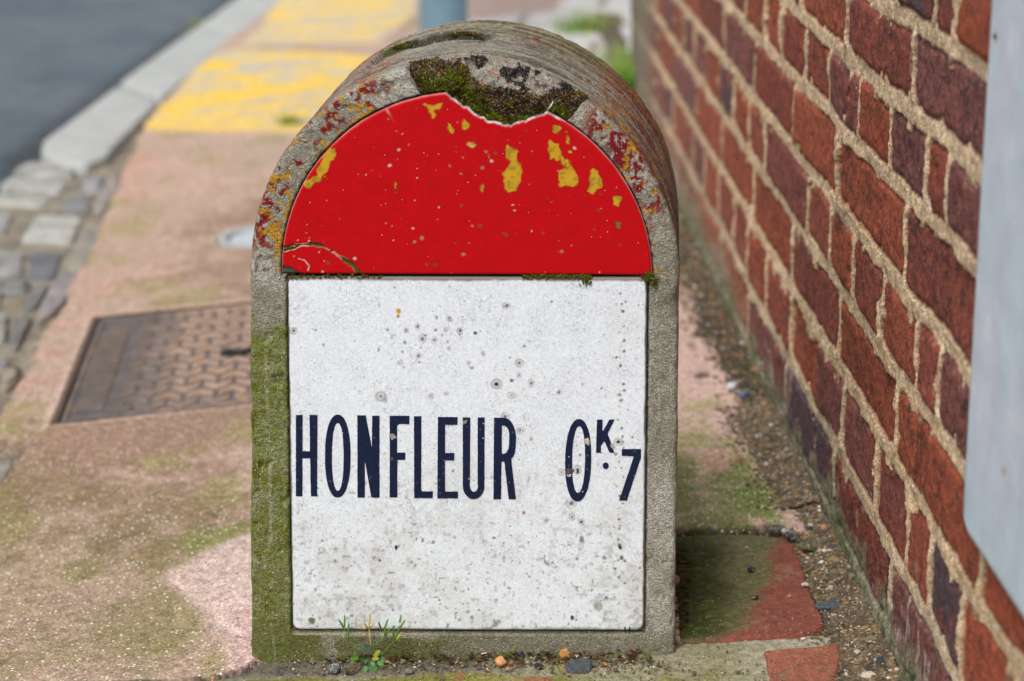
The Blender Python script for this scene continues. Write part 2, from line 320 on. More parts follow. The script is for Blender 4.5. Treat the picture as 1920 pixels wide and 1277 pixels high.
setts = [  # (corner pixels, colour)
 ([(52, 292), (140, 300), (134, 322), (18, 313)], (192, 192, 186)), ([(14, 318), (126, 326), (112, 347), (-4, 338)], (196, 196, 190)),
 ([(-6, 345), (104, 352), (78, 372), (-20, 366)], (190, 191, 184)), ([(155, 318), (196, 322), (186, 345), (152, 342)], (168, 172, 178)),
 ([(68, 388), (156, 390), (134, 440), (38, 436)], (206, 205, 198)), ([(-10, 378), (28, 380), (8, 424), (-40, 424)], (176, 176, 172)),
 ([(118, 362), (160, 350), (170, 378), (110, 380)], (140, 145, 150)), ([(206, 312), (228, 306), (216, 350), (196, 378), (172, 384), (184, 348)], (172, 160, 155)),
 ([(150, 410), (206, 402), (205, 430), (180, 470), (150, 488), (120, 486), (135, 450)], (178, 168, 152)), ([(110, 496), (150, 494), (132, 540), (100, 570), (66, 590), (80, 550)], (158, 146, 150)),
 ([(-10, 452), (44, 456), (40, 496), (-20, 498)], (158, 160, 160)), ([(54, 450), (120, 456), (100, 506), (48, 508)], (98, 100, 112)), ([(10, 512), (60, 514), (50, 530), (0, 532)], (150, 152, 150)),
 ([(62, 516), (98, 516), (66, 560), (40, 566)], (104, 106, 108)), ([(-30, 505), (4, 512), (0, 560), (-40, 560)], (140, 142, 140)), ([(-30, 568), (16, 570), (10, 622), (-50, 620)], (165, 166, 160)),
 ([(24, 572), (60, 574), (34, 636), (14, 640)], (112, 110, 108)), ([(-40, 632), (20, 650), (-4, 700), (-60, 700)], (130, 132, 138)), ([(0, 670), (40, 668), (30, 700), (0, 716)], (168, 150, 132)),
 ([(-60, 720), (-10, 722), (-40, 790), (-100, 800)], (150, 140, 128)), ([(-60, 832), (14, 834), (26, 846), (12, 872), (-12, 900), (-60, 940)], (150, 138, 124)), ([(-90, 800), (-20, 812), (-30, 845), (-100, 850)], (120, 116, 112)),
 ([(-100, 380), (-52, 380), (-70, 440), (-120, 440)], (160, 160, 158)), ([(-110, 452), (-30, 455), (-44, 498), (-130, 498)], (120, 122, 130)), ([(-110, 570), (-62, 570), (-80, 622), (-130, 622)], (140, 138, 136))]
sV, sF, sC = [], [], []
for k, (pp, c) in enumerate(setts):
    V, fs = prism('s', [gxy(*q) for q in pp], -.16, None, None, rnd=.007, jit=.006, seed=k, top=-.010-.003*(k % 3)); n = len(sV)
    sV += V; sF += [tuple(i+n for i in q) for q in fs]; _v = np.array(V); _n = fbm(_v[:, 0], _v[:, 1], k, 40, 3, 6); c = tuple(np.array(c)*.55+np.array((150, 148, 140))*.45); sC += list(lin(c)*.76*(.92+.16*random.random())*(1+.5*_n)[:, None])
tag(mesh('setts', sV, sF, M_kerb, attrs={'col': sC}), None, None, kind='structure')
xb, yb2 = np.meshgrid(np.linspace(-1.9, -.5, 180), np.linspace(-.8, 2.9, 340), indexing='ij'); nb = fbm(xb, yb2, 0, 20, 4, 41)
bc = mix(np.broadcast_to(lin((112, 106, 94)), xb.shape+(3,)), lin((140, 132, 112)), sst(nb, -.2, .4))
_kb = sdf(xb, yb2, kin, closed=False); _rd = (xb < np.interp(yb2, k_in[::-1, 1], k_in[::-1, 0])+.02)&(yb2 > 2.0)
tag(mesh('gutter_bed', np.stack([xb, yb2, KS*xb-.0225+.004*nb-.2*_rd], -1), quads(*xb.shape), M_pave, attrs={'col': bc}), None, None, kind='structure')

# ================================================================== BRICK WALL
wall = thing('brick_wall', (WB[0], WB[1], .02), 'old red brick wall with ragged sandy mortar rising along the right side of the pavement', 'wall')
ZB = [np.mean([wsz(*p)[1] for p in L]) for L in (
    [(1409, 409), (1447, 488), (1488, 544), (1541, 644), (1588, 707), (1635, 776)],
    [(1491, 412), (1525, 478), (1569, 550), (1619, 607), (1663, 650), (1713, 713)],
    [(1441, 219), (1494, 276), (1557, 354), (1613, 450), (1644, 475), (1729, 594), (1776, 650), (1817, 700)],
    [(1463, 110), (1503, 147), (1557, 219), (1619, 276), (1673, 341), (1713, 395)],
    [(1525, 34), (1563, 72), (1619, 132), (1676, 191), (1738, 247), (1792, 291), (1835, 323)],
    [(1685, 19), (1745, 56), (1807, 103), (1848, 157)])]
print('courses', np.round(ZB, 3))
ZB = [ZB[0]-.176, ZB[0]-.088] + ZB
while ZB[-1] < 2.35: ZB.append(ZB[-1]+.086)
zb = np.array(ZB); nr = len(zb)-1
rowj = {i: [] for i in range(nr)}
JP = [(1437, 28), (1471, 63), (1513, 97), (1558, 157), (1614, 213), (1672, 266), (1741, 329), (1780, 354), (1505, 3), (1596, 41), (1716, 132), (1757, 28), (1796, 56), (1420, 119), (1491, 216), (1574, 307), (1701, 453),
      (1441, 266), (1519, 338), (1560, 441), (1602, 494), (1660, 575), (1722, 680), (1765, 697), (1488, 478), (1575, 613), (1687, 732), (1441, 519), (1487, 600), (1537, 676), (1585, 745), (1649, 908), (1704, 1018), (1748, 1052), (1807, 1222), (1564, 924), (1672, 1121)]
for q in JP:
    s, z = wsz(*q); i = int(np.searchsorted(zb, z)-1)
    if 0 <= i < nr: rowj[i].append(s)
rsb = np.random.RandomState(5)
for i in range(nr):
    js = sorted(rowj[i]); hd = (i % 2 == 0)
    if not js: js = [rsb.rand()*.1-.05]
    gaps = np.diff(js); per = .312 if (len(js) > 1 and np.median(gaps) > .24) or (len(js) == 1 and i % 2 == 1) or (len(js) < 2 and i % 2) else .157
    while js[0] > -2.3: js.insert(0, js[0]-per*(1+.07*(rsb.rand()-.5)))
    while js[-1] < 12: js.append(js[-1]+per*(1+.07*(rsb.rand()-.5)))
    rowj[i] = np.array(js)
SE = wsz(1180, 186)[0]; SQ = wsz(1222, 110)[0]; print('wall end', SE, SQ)
def brickfield(S, Zv):
    wz = .0042*fbm(S, Zv, 0, 7, 2, 51) + .0024*fbm(S, Zv, 0, 40, 3, 52); ws = .0024*fbm(S, Zv, 0, 30, 3, 53)
    zz = Zv+wz; ss = S+ws; row = np.clip(np.searchsorted(zb, zz)-1, 0, nr-1)
    dz = np.minimum(zz-zb[row], zb[row+1]-zz)
    ds = np.zeros_like(S); bid = np.zeros(S.shape, int); uc = np.zeros_like(S)
    for i in range(nr):
        m = row == i
        if not m.any(): continue
        j = rowj[i]; k = np.clip(np.searchsorted(j, ss[m])-1, 0, len(j)-2)
        ds[m] = np.minimum(ss[m]-j[k], j[k+1]-ss[m]); bid[m] = i*1000+k; uc[m] = (ss[m]-j[k])/(j[k+1]-j[k])-.5
    H = lambda q: _h(bid, bid*0+3, bid*0+q, 9)
    bedw = .0066+.0026*H(1); jw = .0027+.0022*H(2)
    a = dz-bedw; b = ds-jw; rad = .010
    d = np.where((a < rad) & (b < rad), rad-np.hypot(np.minimum(a-rad, 0), np.minimum(b-rad, 0)), np.minimum(a, b))
    d = d + .0013*fbm(S, Zv, 0, 150, 2, 54) - .010*sst(fbm(S, Zv, 0, 42, 3, 55), .25, .6)
    bm = sst(d, -.0008, .0014)
    n_a = fbm(S, Zv, 0, 22, 4, 56); n_b = fbm(S, Zv, 0, 120, 3, 57); n_c = fbm(S, Zv*2., 0, 300, 2, 58)
    vz = (zz-zb[row])/(zb[row+1]-zb[row])-.5
    hb = .0018+.0042*(H(3)-.5) + (H(4)-.5)*.004*uc*2 + (H(5)-.5)*.004*vz + .0026*n_a + .0014*n_b + .0007*n_c - .004*sst(n_a+.6*n_b, .55, .9)*H(6)
    hb = hb*1.0 - .0035*(1-sst(d, 0, .007)); hm = .0020*sst(a-b, 0, .006)+.0006+.0030*fbm(S, Zv, 0, 45, 3, 59)+.0010*n_c + .0030*sst(fbm(S, Zv, 0, 12, 2, 60), 0, .5)
    h = hm*(1-bm)+hb*bm
    # colours
    t = H(7); c = np.broadcast_to(lin((148, 80, 64)), S.shape+(3,)).copy()
    c = mix(c, lin((166, 86, 58)), sst(t, .55, .7)); c = mix(c, lin((132, 82, 76)), 1-sst(t, .25, .4)); c = mix(c, lin((122, 82, 78)), (1-sst(t, .06, .12)))
    c = c*(1+.30*(H(8)-.5))[..., None]
    c = mix(c, lin((158, 72, 44)), sst(n_a+.5*n_b, .0, .6)*.45*(H(9) > .35)); c = mix(c, lin((74, 44, 42)), sst(n_b-.6*n_a+.4*n_c, .1, .6)*.65); c = mix(c, lin((172, 92, 66)), sst(n_c+.5*n_b, .3, .6)*.5); c = mix(c, lin((52, 42, 46)), sst(.7*n_c+.6*fbm(S, Zv, 0, 75, 3, 151)+.25*n_a, .16, .42)*(.25+.65*H(11)))
    dark = ((H(10) > .99)).astype(float)
    for (sx, zx) in (wsz(1770, 1130), wsz(1520, 850), wsz(1250, 150), wsz(1735, 20)):
        r0 = int(np.searchsorted(zb, zx)-1); k0 = int(np.searchsorted(rowj[r0], sx)-1); dark = np.maximum(dark, (bid == r0*1000+k0)*1.)
    c = mix(c, lin((74, 68, 76)), dark*sst(n_a+.5*n_b, -.6, .1)*.85)
    mo = np.broadcast_to(lin((214, 186, 148)), S.shape+(3,)).copy(); mo = mix(mo, lin((236, 214, 180)), sst(n_b, 0, .6)); mo = mix(mo, lin((128, 108, 84)), sst(-n_a+.6*n_c, .25, .8)*.6)
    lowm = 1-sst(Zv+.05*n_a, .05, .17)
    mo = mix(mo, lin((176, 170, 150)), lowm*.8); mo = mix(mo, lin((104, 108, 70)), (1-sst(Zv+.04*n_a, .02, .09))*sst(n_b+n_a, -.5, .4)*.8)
    c = c*bm[..., None]+mo*(1-bm)[..., None]
    c = mix(c, lin((206, 190, 178)), lowm*sst(fbm(S*1.6, Zv*.6, 0, 60, 3, 61), .30, .55)*.6)                      # lime bloom low down
    c = mix(c, lin((140, 132, 100)), sst(S, .5, 1.4)*(1-sst(Zv+.05*n_a, .05, .15))*(.45+.45*sst(n_a+.5*n_b, -.3, .3)))                             # lichen further off
    c = mix(c, lin((156, 122, 112)), bm*sst(S, .6, 2.6)*.35); c = mix(c, lin((182, 182, 160)), sst(S, .4, 1.2)*(1-sst(Zv+.06*n_b, .03, .13))*sst(fbm(S*.5, Zv, 0, 40, 3, 145), .1, .4)*.7)
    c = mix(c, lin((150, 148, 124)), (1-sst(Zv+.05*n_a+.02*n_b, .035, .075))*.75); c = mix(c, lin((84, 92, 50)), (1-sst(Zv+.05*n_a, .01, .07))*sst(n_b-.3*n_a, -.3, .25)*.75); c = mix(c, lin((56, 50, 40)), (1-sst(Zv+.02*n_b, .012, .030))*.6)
    c = mix(c, lin((134, 134, 112)), sst(S+.12*n_a, SQ-.15, SQ+.15)*(.55+.4*sst(n_b, -.3, .3))); c = mix(c, lin((84, 88, 62)), sst(S+.03*n_a, SE-.22, SE-.02)*.6)
    c = mix(c, lin((178, 160, 130)), (bm*sst(fbm(S, Zv, 0, 55, 3, 62)-.35*sst(d, 0, .02), .38, .6))*.55)             # smeared mortar
    return h, c
s1 = np.arange(-.80, .85, .0019); s2 = [s1[-1]]; dd = .0019
while s2[-1] < SE: dd *= 1.017; s2.append(min(s2[-1]+min(dd, .03), SE))
sv = np.concatenate([s1, s2[1:]]); zv = np.concatenate([np.arange(-.06, .76, .0022), np.linspace(.765, 2.3, 260)])
S, Zw = np.meshgrid(sv, zv, indexing='ij'); h, bc = brickfield(S, Zw); h = h-.012*sst(S, SE-.012, SE)
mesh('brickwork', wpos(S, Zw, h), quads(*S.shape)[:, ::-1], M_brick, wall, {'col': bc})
def box(V, fs, s0, s1_, z0, z1, o0, o1):
    n = len(V); P = []
    for s in (s0, s1_):
        for z in (z0, z1):
            for o in (o0, o1): P.append(WB+s*WD+np.array([0, 0, z])-o*WN)
    V.extend(P); fs.extend([tuple(n+i for i in q) for q in ((0, 1, 3, 2), (4, 6, 7, 5), (0, 4, 5, 1), (2, 3, 7, 6), (0, 2, 6, 4), (1, 5, 7, 3))])
V, fs = [], []; box(V, fs, -2.2, SE-.001, -.1, 2.3, -.23, -.014); box(V, fs, -2.2, -.80, -.1, 2.3, -.012, .001); box(V, fs, -2.25, SE+.05, 2.301, 2.36, -.26, .03)
mesh('coping', V, fs, M_brick, wall, {'col': np.tile(lin((126, 66, 54)), (len(V), 1))}, smooth=False)

# ---- pale metal panel screwed to the wall
OFF = .014
sL = np.mean([wsz(x, y, OFF)[0] for x, y in ((1856, 0), (1835, 338), (1815, 700), (1804, 980))]); zL = wsz(1804, 996, OFF)[1]; zL2 = wsz(1920, 1168, OFF)[1]
print('panel', sL, zL, zL2)
pan = thing('metal_panel', WB+WD*(sL-.3)+np.array([0, 0, zL])-OFF*WN, 'pale blue grey painted metal panel fixed on the brick wall at right', 'metal panel')
NS, NZ = 140, 300; su = np.linspace(0, 1, NS); zu = np.linspace(0, 1, NZ); A, B = np.meshgrid(su, zu, indexing='ij')
W_, H_ = .62, 1.05; rc = .012
# superellipse-free rounded rect: pull edge columns back to wall
ei = np.minimum(A, 1-A)*W_; ej = np.minimum(B, 1-B)*H_
Sp = sL - A*W_; Zp = zL + (zL2-zL)*np.clip(A*W_/(.20), 0, 1)*.7 + B*H_
cut = np.clip(.016-ei, 0, 1)*(1-sst(ej, .0, .02)); Zp = Zp+cut*np.where(B < .5, .9, -.9)
Op = OFF*np.sqrt(np.clip(1-(1-np.clip(ei/.006, 0, 1))**2, 0, 1))*np.sqrt(np.clip(1-(1-np.clip(ej/.006, 0, 1))**2, 0, 1)) + .0008*fbm(Sp, Zp, 0, 9, 3, 71)
pc = np.broadcast_to(lin((196, 212, 222)), A.shape+(3,)).copy(); m1 = fbm(Sp*1.2, Zp*.5, 0, 16, 4, 72); m2 = fbm(Sp, Zp, 0, 60, 3, 73)
pc = mix(pc, lin((210, 212, 224)), sst(m1, -.1, .5)*.7); pc = mix(pc, lin((176, 202, 214)), sst(-m1+.3*m2, .1, .6)*.6); pc = mix(pc, lin((228, 230, 234)), sst(m2+.4*m1, .4, .7)*.5)
pc = mix(pc, lin((205, 208, 212)), (1-sst(ei, .004, .012))*.6)
for (px, py, r_) in ((1866, 68, .004), (1882, 885, .003)):
    s0, z0 = wsz(px, py, OFF); dd_ = np.hypot(Sp-s0, Zp-z0); pc = mix(pc, lin((110, 88, 70)), 1-sst(dd_+.001*m2, r_*.5, r_*1.2)); pc = mix(pc, lin((190, 170, 150)), (1-sst(dd_, r_, r_*2.2))*.4)
mesh('sheet', wpos(Sp, Zp, Op), quads(NS, NZ), M_metal, pan, {'col': pc})
def cyl(c, ax, r, L, n=16, r2=None, cap=True):
    ax = np.array(ax, float); ax /= np.linalg.norm(ax); a = np.cross(ax, [0, 0, 1.] if abs(ax[2]) < .9 else [1., 0, 0]); a /= np.linalg.norm(a); b = np.cross(ax, a); V = []; r2 = r if r2 is None else r2
    for k, rr_ in ((0, r), (1, r2)):
        for i in range(n): t = 2*math.pi*i/n; V.append(np.array(c)+ax*L*k+rr_*(a*math.cos(t)+b*math.sin(t)))
    fs = [(i, (i+1) % n, n+(i+1) % n, n+i) for i in range(n)]
    if cap: fs += [tuple(range(n))[::-1], tuple(range(n, 2*n))]
    return V, fs
s0, z0 = wsz(1866, 68, OFF)
V, fs = cyl(WB+s0*WD+np.array([0, 0, z0])-(OFF-.001)*WN, -WN, .0026, .0022, 12, .0018)
mesh('screw', V, fs, M_iron, pan, {'col': np.tile(lin((92, 70, 58)), (len(V), 1))})

# ================================================================== MILESTONE
CX, ZC, RO = .0012, .3775, .1978
ms = thing('milestone', (0, .12, 0), 'round topped concrete kilometre stone with red and white enamel front standing beside the brick wall', 'milestone')
XLft = lambda z: -(RO-CX)-.028*np.clip(ZC-z, 0, 1); XRgt = lambda z: RO+CX+.007*np.clip(ZC-z, 0, 1)
# perimeter
zs = np.arange(-.07, ZC, .0016); th = np.linspace(math.pi, 0, 420)
Ox = np.concatenate([XLft(zs), CX+RO*np.cos(th), XRgt(zs[::-1])]); Oz = np.concatenate([zs, ZC+RO*np.sin(th), zs[::-1]])
Nx = np.concatenate([-np.ones(len(zs)), np.cos(th), np.ones(len(zs))]); Nz = np.concatenate([np.zeros(len(zs)), np.sin(th), np.zeros(len(zs))])
TH = np.concatenate([np.full(len(zs), math.pi), th, np.zeros(len(zs))]); isarch = np.concatenate([np.zeros(len(zs)), np.ones(420), np.zeros(len(zs))])
side = np.sign(Ox-CX); DEP = .252; perim = np.concatenate([zs-ZC, RO*(math.pi-th), RO*math.pi+(ZC-zs[::-1])])
def polar(px, py):
    x, z = fxz(px, py); return math.atan2(z-ZC, x-CX), math.hypot(x-CX, z-ZC)
brk = [polar(*q) for q in [(800, 184), (820, 176), (835, 172), (848, 180), (862, 191), (880, 203), (900, 218), (930, 228), (960, 233), (985, 222), (1010, 215), (1030, 208), (1045, 210), (1058, 222)]]
bt = np.array([b[0] for b in brk])[::-1]; br = np.array([b[1] for b in brk])[::-1]
tL = polar(783, 158)[0]; tR = polar(1074, 205)[0]
cav = ((TH < tL) & (TH > tR)).astype(float)
def cylhit(px, py, Rr_=RO):
    r = ray(px, py); o = C0-np.array([CX, 0, ZC]); a = r[0]**2+r[2]**2; b = 2*(o[0]*r[0]+o[2]*r[2]); c = o[0]**2+o[2]**2-Rr_**2; D = max(b*b-4*a*c, 0)
    t = (-b-math.sqrt(D))/(2*a); P = o+r*t; return math.atan2(P[2], P[0]), P[1]
cl = [cylhit(*q) for q in [(801, 113), (860, 110), (906, 107), (959, 115), (992, 125), (1024, 141), (1068, 162), (1099, 186)]]
ct = np.array([q[0] for q in cl])[::-1]; cy = np.array([q[1] for q in cl])[::-1]
print('cavity back', np.round(cy, 3))
r0 = np.interp(TH, bt, br)-.0025; y1 = np.clip(np.interp(TH, ct, cy), .012, .05) + .003*fbm(perim, 0, 0, 60, 3, 81)
edge_c = np.minimum(TH-tR, tL-TH); 
rcn = .0045+.004*sst(fbm(perim, 0, 0, 28, 3, 82), -.1, .6)+.002*fbm(perim, 3, 0, 140, 2, 83); rcn = np.clip(rcn, .002, .012)
# bottom-right arris chip on the right side
rcn = rcn + .010*np.exp(-((perim-(RO*math.pi+(ZC-fxz(1268, 575)[1])))/.016)**2)*(side > 0)
N1, N2, N3 = 30, 44, 150; cols = len(Ox); RI = np.zeros((cols, N1+N2+N3)); YY = np.zeros_like(RI); ZONE = np.zeros_like(RI)
RIN = .042
for i in range(cols):
    c = cav[i] > .5
    e = (RO-r0[i]) if c else rcn[i]; t = np.linspace(0, 1, N1); RI[i, :N1] = RIN+(e-RIN)*t
    if c: YY[i, :N1] = .0042
    t = (np.arange(N2)+1)/(N2+1.)
    if c:
        k = t; RI[i, N1:N1+N2] = e*(1-k**.72); YY[i, N1:N1+N2] = .0042+y1[i]*(k**1.5); ye = y1[i]+.0042; ZONE[i, N1:N1+N2] = 1
    else:
        RI[i, N1:N1+N2] = e*(1-np.sin(t*math.pi/2)); YY[i, N1:N1+N2] = e*(1-np.cos(t*math.pi/2)); ye = e
    t = np.linspace(0, 1, N3); RI[i, N1+N2:] = 0; YY[i, N1+N2:] = ye+(DEP-ye)*t
PXx = Ox[:, None]-Nx[:, None]*RI; PZz = Oz[:, None]-Nz[:, None]*RI
_ri = np.clip(RI, 0, .034); _wL = np.exp(-((TH-tL)/.11)**2)[:, None]; _wR = np.exp(-((TH-tR)/.11)**2)[:, None]    # the break runs askew to the radius
_an = TH[:, None]+_wL*(.048-2.3*_ri+.022*fbm(RI, 0, 0, 130, 2, 147))+_wR*(-.048+1.6*_ri+.020*fbm(RI, 5, 0, 130, 2, 148)); _ia = isarch[:, None] > .5
PXx = np.where(_ia, CX+(RO-RI)*np.cos(_an), PXx); PZz = np.where(_ia, ZC+(RO-RI)*np.sin(_an), PZz)
nrm_f = np.zeros((1, N1+N2+N3)); nrm_f[0, :N1] = 1; nrm_f[0, N1:N1+N2] = np.cos((np.arange(N2)+1)/(N2+1.)*math.pi/2)
dn = .0008*fbm(PXx, YY, PZz, 90, 4, 84) + .0005*fbm(PXx, YY, PZz, 400, 2, 85) + .0012*fbm(PXx, YY, PZz, 22, 3, 86)
dn = dn - .0018*sst(fbm(PXx, YY, PZz, 70, 3, 87), .42, .62)
dn = dn + ZONE*(.0090*fbm(PXx, YY, PZz, 45, 4, 88)+.0060*fbm(PXx, YY, PZz, 140, 3, 89)+.0015)*np.sin(np.clip((RI/np.maximum((RO-r0)[:, None], .01)), 0, 1)*math.pi)**.5
# shallow spall on top of the arch, with a raised lip behind it
sp = [cylhit(*q) for q in [(679, 131), (700, 112), (717, 97), (740, 87), (767, 77), (802, 70), (840, 61), (865, 59), (902, 62), (925, 70)]]
st_ = np.array([q[0] for q in sp])[::-1]; sy = np.array([q[1] for q in sp])[::-1]; print('spall', np.round(st_, 2), np.round(sy, 3))
yl = np.interp(TH, st_, sy)[:, None] + .004*fbm(perim, 5, 0, 50, 3, 90)[:, None]
THn = TH[:, None] + 0*YY
inr = sst(THn, st_[0]-.02, st_[0]+.06)*(1-sst(THn, st_[-1]-.06, st_[-1]+.01))*(YY > .02)
below = (1-sst(YY, yl-.0012, yl+.0012)); fade = sst(YY, yl-.12, yl-.02)
dn = dn - .0068*inr*below*fade - .0020*inr*np.exp(-((YY-yl+.002)/.0025)**2)
# fine crack just behind the cavity on the right
cl2 = [cylhit(*q) for q in [(955, 108), (992, 121), (1024, 136), (1068, 158), (1099, 184)]]; c2t = np.array([q[0] for q in cl2])[::-1]; c2y = np.array([q[1] for q in cl2])[::-1]
gr = np.exp(-((YY-np.interp(TH, c2t, c2y)[:, None]-.004)/.0018)**2)*(THn > c2t[0])*(THn < c2t[-1])*(YY > .01)
dn = dn - .004*gr
PXx = PXx+Nx[:, None]*dn*(1-nrm_f); PZz = PZz+Nz[:, None]*dn*(1-nrm_f); YY2 = YY-dn*nrm_f
_wq = [fxz(548, 1183), fxz(538, 518), fxz(1215, 519.5), fxz(1208, 1185)]; _rc = fxz(873.5, 515)
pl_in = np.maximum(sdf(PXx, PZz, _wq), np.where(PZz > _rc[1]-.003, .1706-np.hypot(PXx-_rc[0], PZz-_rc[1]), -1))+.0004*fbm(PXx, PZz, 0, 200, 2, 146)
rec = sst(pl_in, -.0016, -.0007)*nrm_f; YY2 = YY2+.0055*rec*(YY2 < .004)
# ---- colours of the body
def body_col(x, y, z, th_, ri, frontness, archness, per, zone):
    g1 = fbm(x, y, z, 14, 4, 91); g2 = fbm(x, y, z, 60, 3, 92); g3 = fbm(x, y, z, 240, 2, 93)
    c = np.broadcast_to(lin((150, 147, 130)), x.shape+(3,)).copy()
    c = mix(c, lin((176, 174, 162)), sst(g1+.5*g2, -.1, .6)); c = mix(c, lin((116, 112, 96)), sst(-g2+.6*g3, .2, .8)*.55)
    top = sst(z, ZC+.02, ZC+.12)*(1-frontness)
    c = mix(c, lin((152, 149, 136)), top*.7); c = mix(c, lin((196, 194, 184)), top*sst(g3+.5*g2, .1, .6)*.6)
    stre = fbm(per*16, y*80, 0, 1, 4, 94)*.8+.35*g3
    c = mix(c, lin((122, 116, 62)), top*sst(y+.05*g1, .12, .22)*sst(x+.3*stre, -.07, .12)*.85); c = mix(c, lin((66, 60, 46)), top*sst(fbm(per*14, y*150, 3, 1, 3, 149)+.3*g3, .05, .4)*sst(x, -.03, .08)*.7)
    c = mix(c, lin((84, 76, 66)), top*sst(stre+.4*g2+.3*g3, .02, .35)*.7)
    # paint remnants: red then ochre, on the arch ring and its shoulder
    left = (th_ > 1.7)*(th_ < 3.2)*(z > ZC-.005+.01*g1); right = (th_ < 1.15)*(z > ZC-.02)
    am = archness*np.where(left > 0, sst(th_, 1.85, 2.05)*(1-sst(th_, 2.98, 3.10)), np.where(right > 0, (1-sst(th_+3.*(ri-.004)*(ri > .004), .90, 1.02))*sst(th_, .16, .42), 0))
    rn = np.where((th_ < 1.3) & (z > ZC), .09, .0)+.7*fbm(x, y, z, 190, 4, 95)+.6*g3+.55*fbm(x, y, z, 34, 3, 96)+.25*fbm(x, y, z, 480, 2, 143)
    near = np.exp(-(y/.10)**2)*.25
    red = am*sst(rn, .08-near*.6, .22-near*.6)
    red = red*np.where(frontness > .5, sst(.030-ri+.010*g2, 0, .012)*.95+.05, .55)
    red = np.maximum(red, top*sst(stre+.6*g2+.3*g3, .08, .34)*sst(np.abs(th_-1.57), .42, .75)*.75*archness)
    c = mix(c, lin((96, 66, 50)), (1-frontness)*archness*sst(np.abs(th_-1.57), .5, .9)*sst(fbm(per*7, y*120, 0, 1, 3, 144), -.25, .25)*.75)
    red = np.maximum(red, archness*sst(rn, .50, .56)*.7)
    c = mix(c, lin((128, 24, 34)), red)
    on = fbm(x, y, z, 120, 4, 97)+.35*g3-.05
    och = am*sst(on+.15*(rn > .05), .28, .33)*.95
    inner = archness*(th_ > 2.05)*sst(.5-np.abs(ri-.0265)/.007+.9*g2+.8*g1+.3*g3-.1, .0, .25)*frontness
    och = np.maximum(och, inner*.95)
    och = np.maximum(och, (1-archness*0)*np.exp(-((np.hypot(x-fxz(505, 438)[0], z-fxz(505, 438)[1]))/.009)**4)*sst(g3+g2+.3, .05, .2)*frontness)
    och = np.maximum(och, archness*sst(on, .50, .55)*.7)
    c = mix(c, lin((186, 140, 40)), och*np.where(y > .06, .45, 1))
    # moss and algae on the left side, the foot and the lip of the spall
    lm = (x < -.12)*(1-sst(z+.02*g1+.02*g2, .335, .375))*sst(-x, .13, .15)
    gl = lm*sst(g2*.6+g1*.8+1.2*sst(.36-z, .0, .08)-.22*np.exp(-((x+.183)/.006)**2), .1, .75)
    c = mix(c, lin((112, 120, 46)), gl*(.72+.38*sst(g3+.4*g2, -.3, .3))); c = mix(c, lin((66, 72, 30)), lm*sst(g2+.5*g3, .15, .6)*.5); c = mix(c, lin((160, 162, 132)), lm*sst(g3-.3*g2, .22, .5)*.6)
    c = mix(c, lin((100, 112, 22)), lm*(1-sst(z+.01*g2, .00, .045))*.75)
    c = mix(c, lin((172, 170, 140)), lm*np.exp(-((x+.184+.001*g2)/.0011)**2)*sst(fbm(x*0, y, z, 60, 3, 98), -.1, .3)*.7)
    ft = (1-sst(z+.006*g2, .010, .024))*(x > -.17)*(x < .19); c = mix(c, lin((96, 100, 40)), ft*sst(-x+.05*g1, -.06, .04)*sst(g2+.3, -.3, .4)*.9)
    c = mix(c, lin((112, 110, 78)), (1-sst(z+.01*g2, .01, .05))*.4)
    c = mix(c, lin((178, 170, 150)), ((z < .0225)*(z > .0140)*(x > -.165)*(x < -.04))*frontness*.6)
    # cavity floor
    zc_ = zone
    cc = mix(np.broadcast_to(lin((148, 143, 133)), x.shape+(3,)), lin((48, 42, 38)), sst(g2+.6*g3, .0, .35)); cc = mix(cc, lin((150, 50, 44)), sst(fbm(x, y, z, 330, 2, 140), .45, .55)); cc = mix(cc, lin((190, 130, 50)), sst(fbm(x, y, z, 300, 2, 141), .48, .56)); cc = mix(cc, lin((190, 185, 174)), sst(g3-.3*g2, .25, .5)*.5)
    c = c*(1-zc_)[..., None]+cc*zc_[..., None]
    # fine warm flecks over the top
    c = mix(c, lin((205, 150, 70)), top*sst(fbm(x, y, z, 320, 2, 99), .55, .65)*.8)
    return c
frontm = np.broadcast_to(nrm_f, YY.shape); perb = perim[:, None]+0*YY
colb = body_col(PXx, YY, PZz, THn, RI, frontm, isarch[:, None]+0*YY, perb, ZONE)
colb = mix(colb, lin((46, 42, 34)), rec*.8); colb = mix(colb, lin((48, 48, 26)), inr*np.exp(-((YY-yl)/.0030)**2)*.92); colb = mix(colb, lin((44, 38, 28)), gr*.9)  # dark line along the spall step is its shadow, painted in
colb = mix(colb, lin((100, 108, 36)), inr*np.exp(-((YY-yl+.004)/.0045)**2)*((THn > cylhit(767, 77)[0])*(THn < cylhit(717, 97)[0])))
Vb = np.stack([PXx, YY2, PZz], -1).reshape(-1, 3); Fb = quads(cols, N1+N2+N3); Cb = colb.reshape(-1, 3)
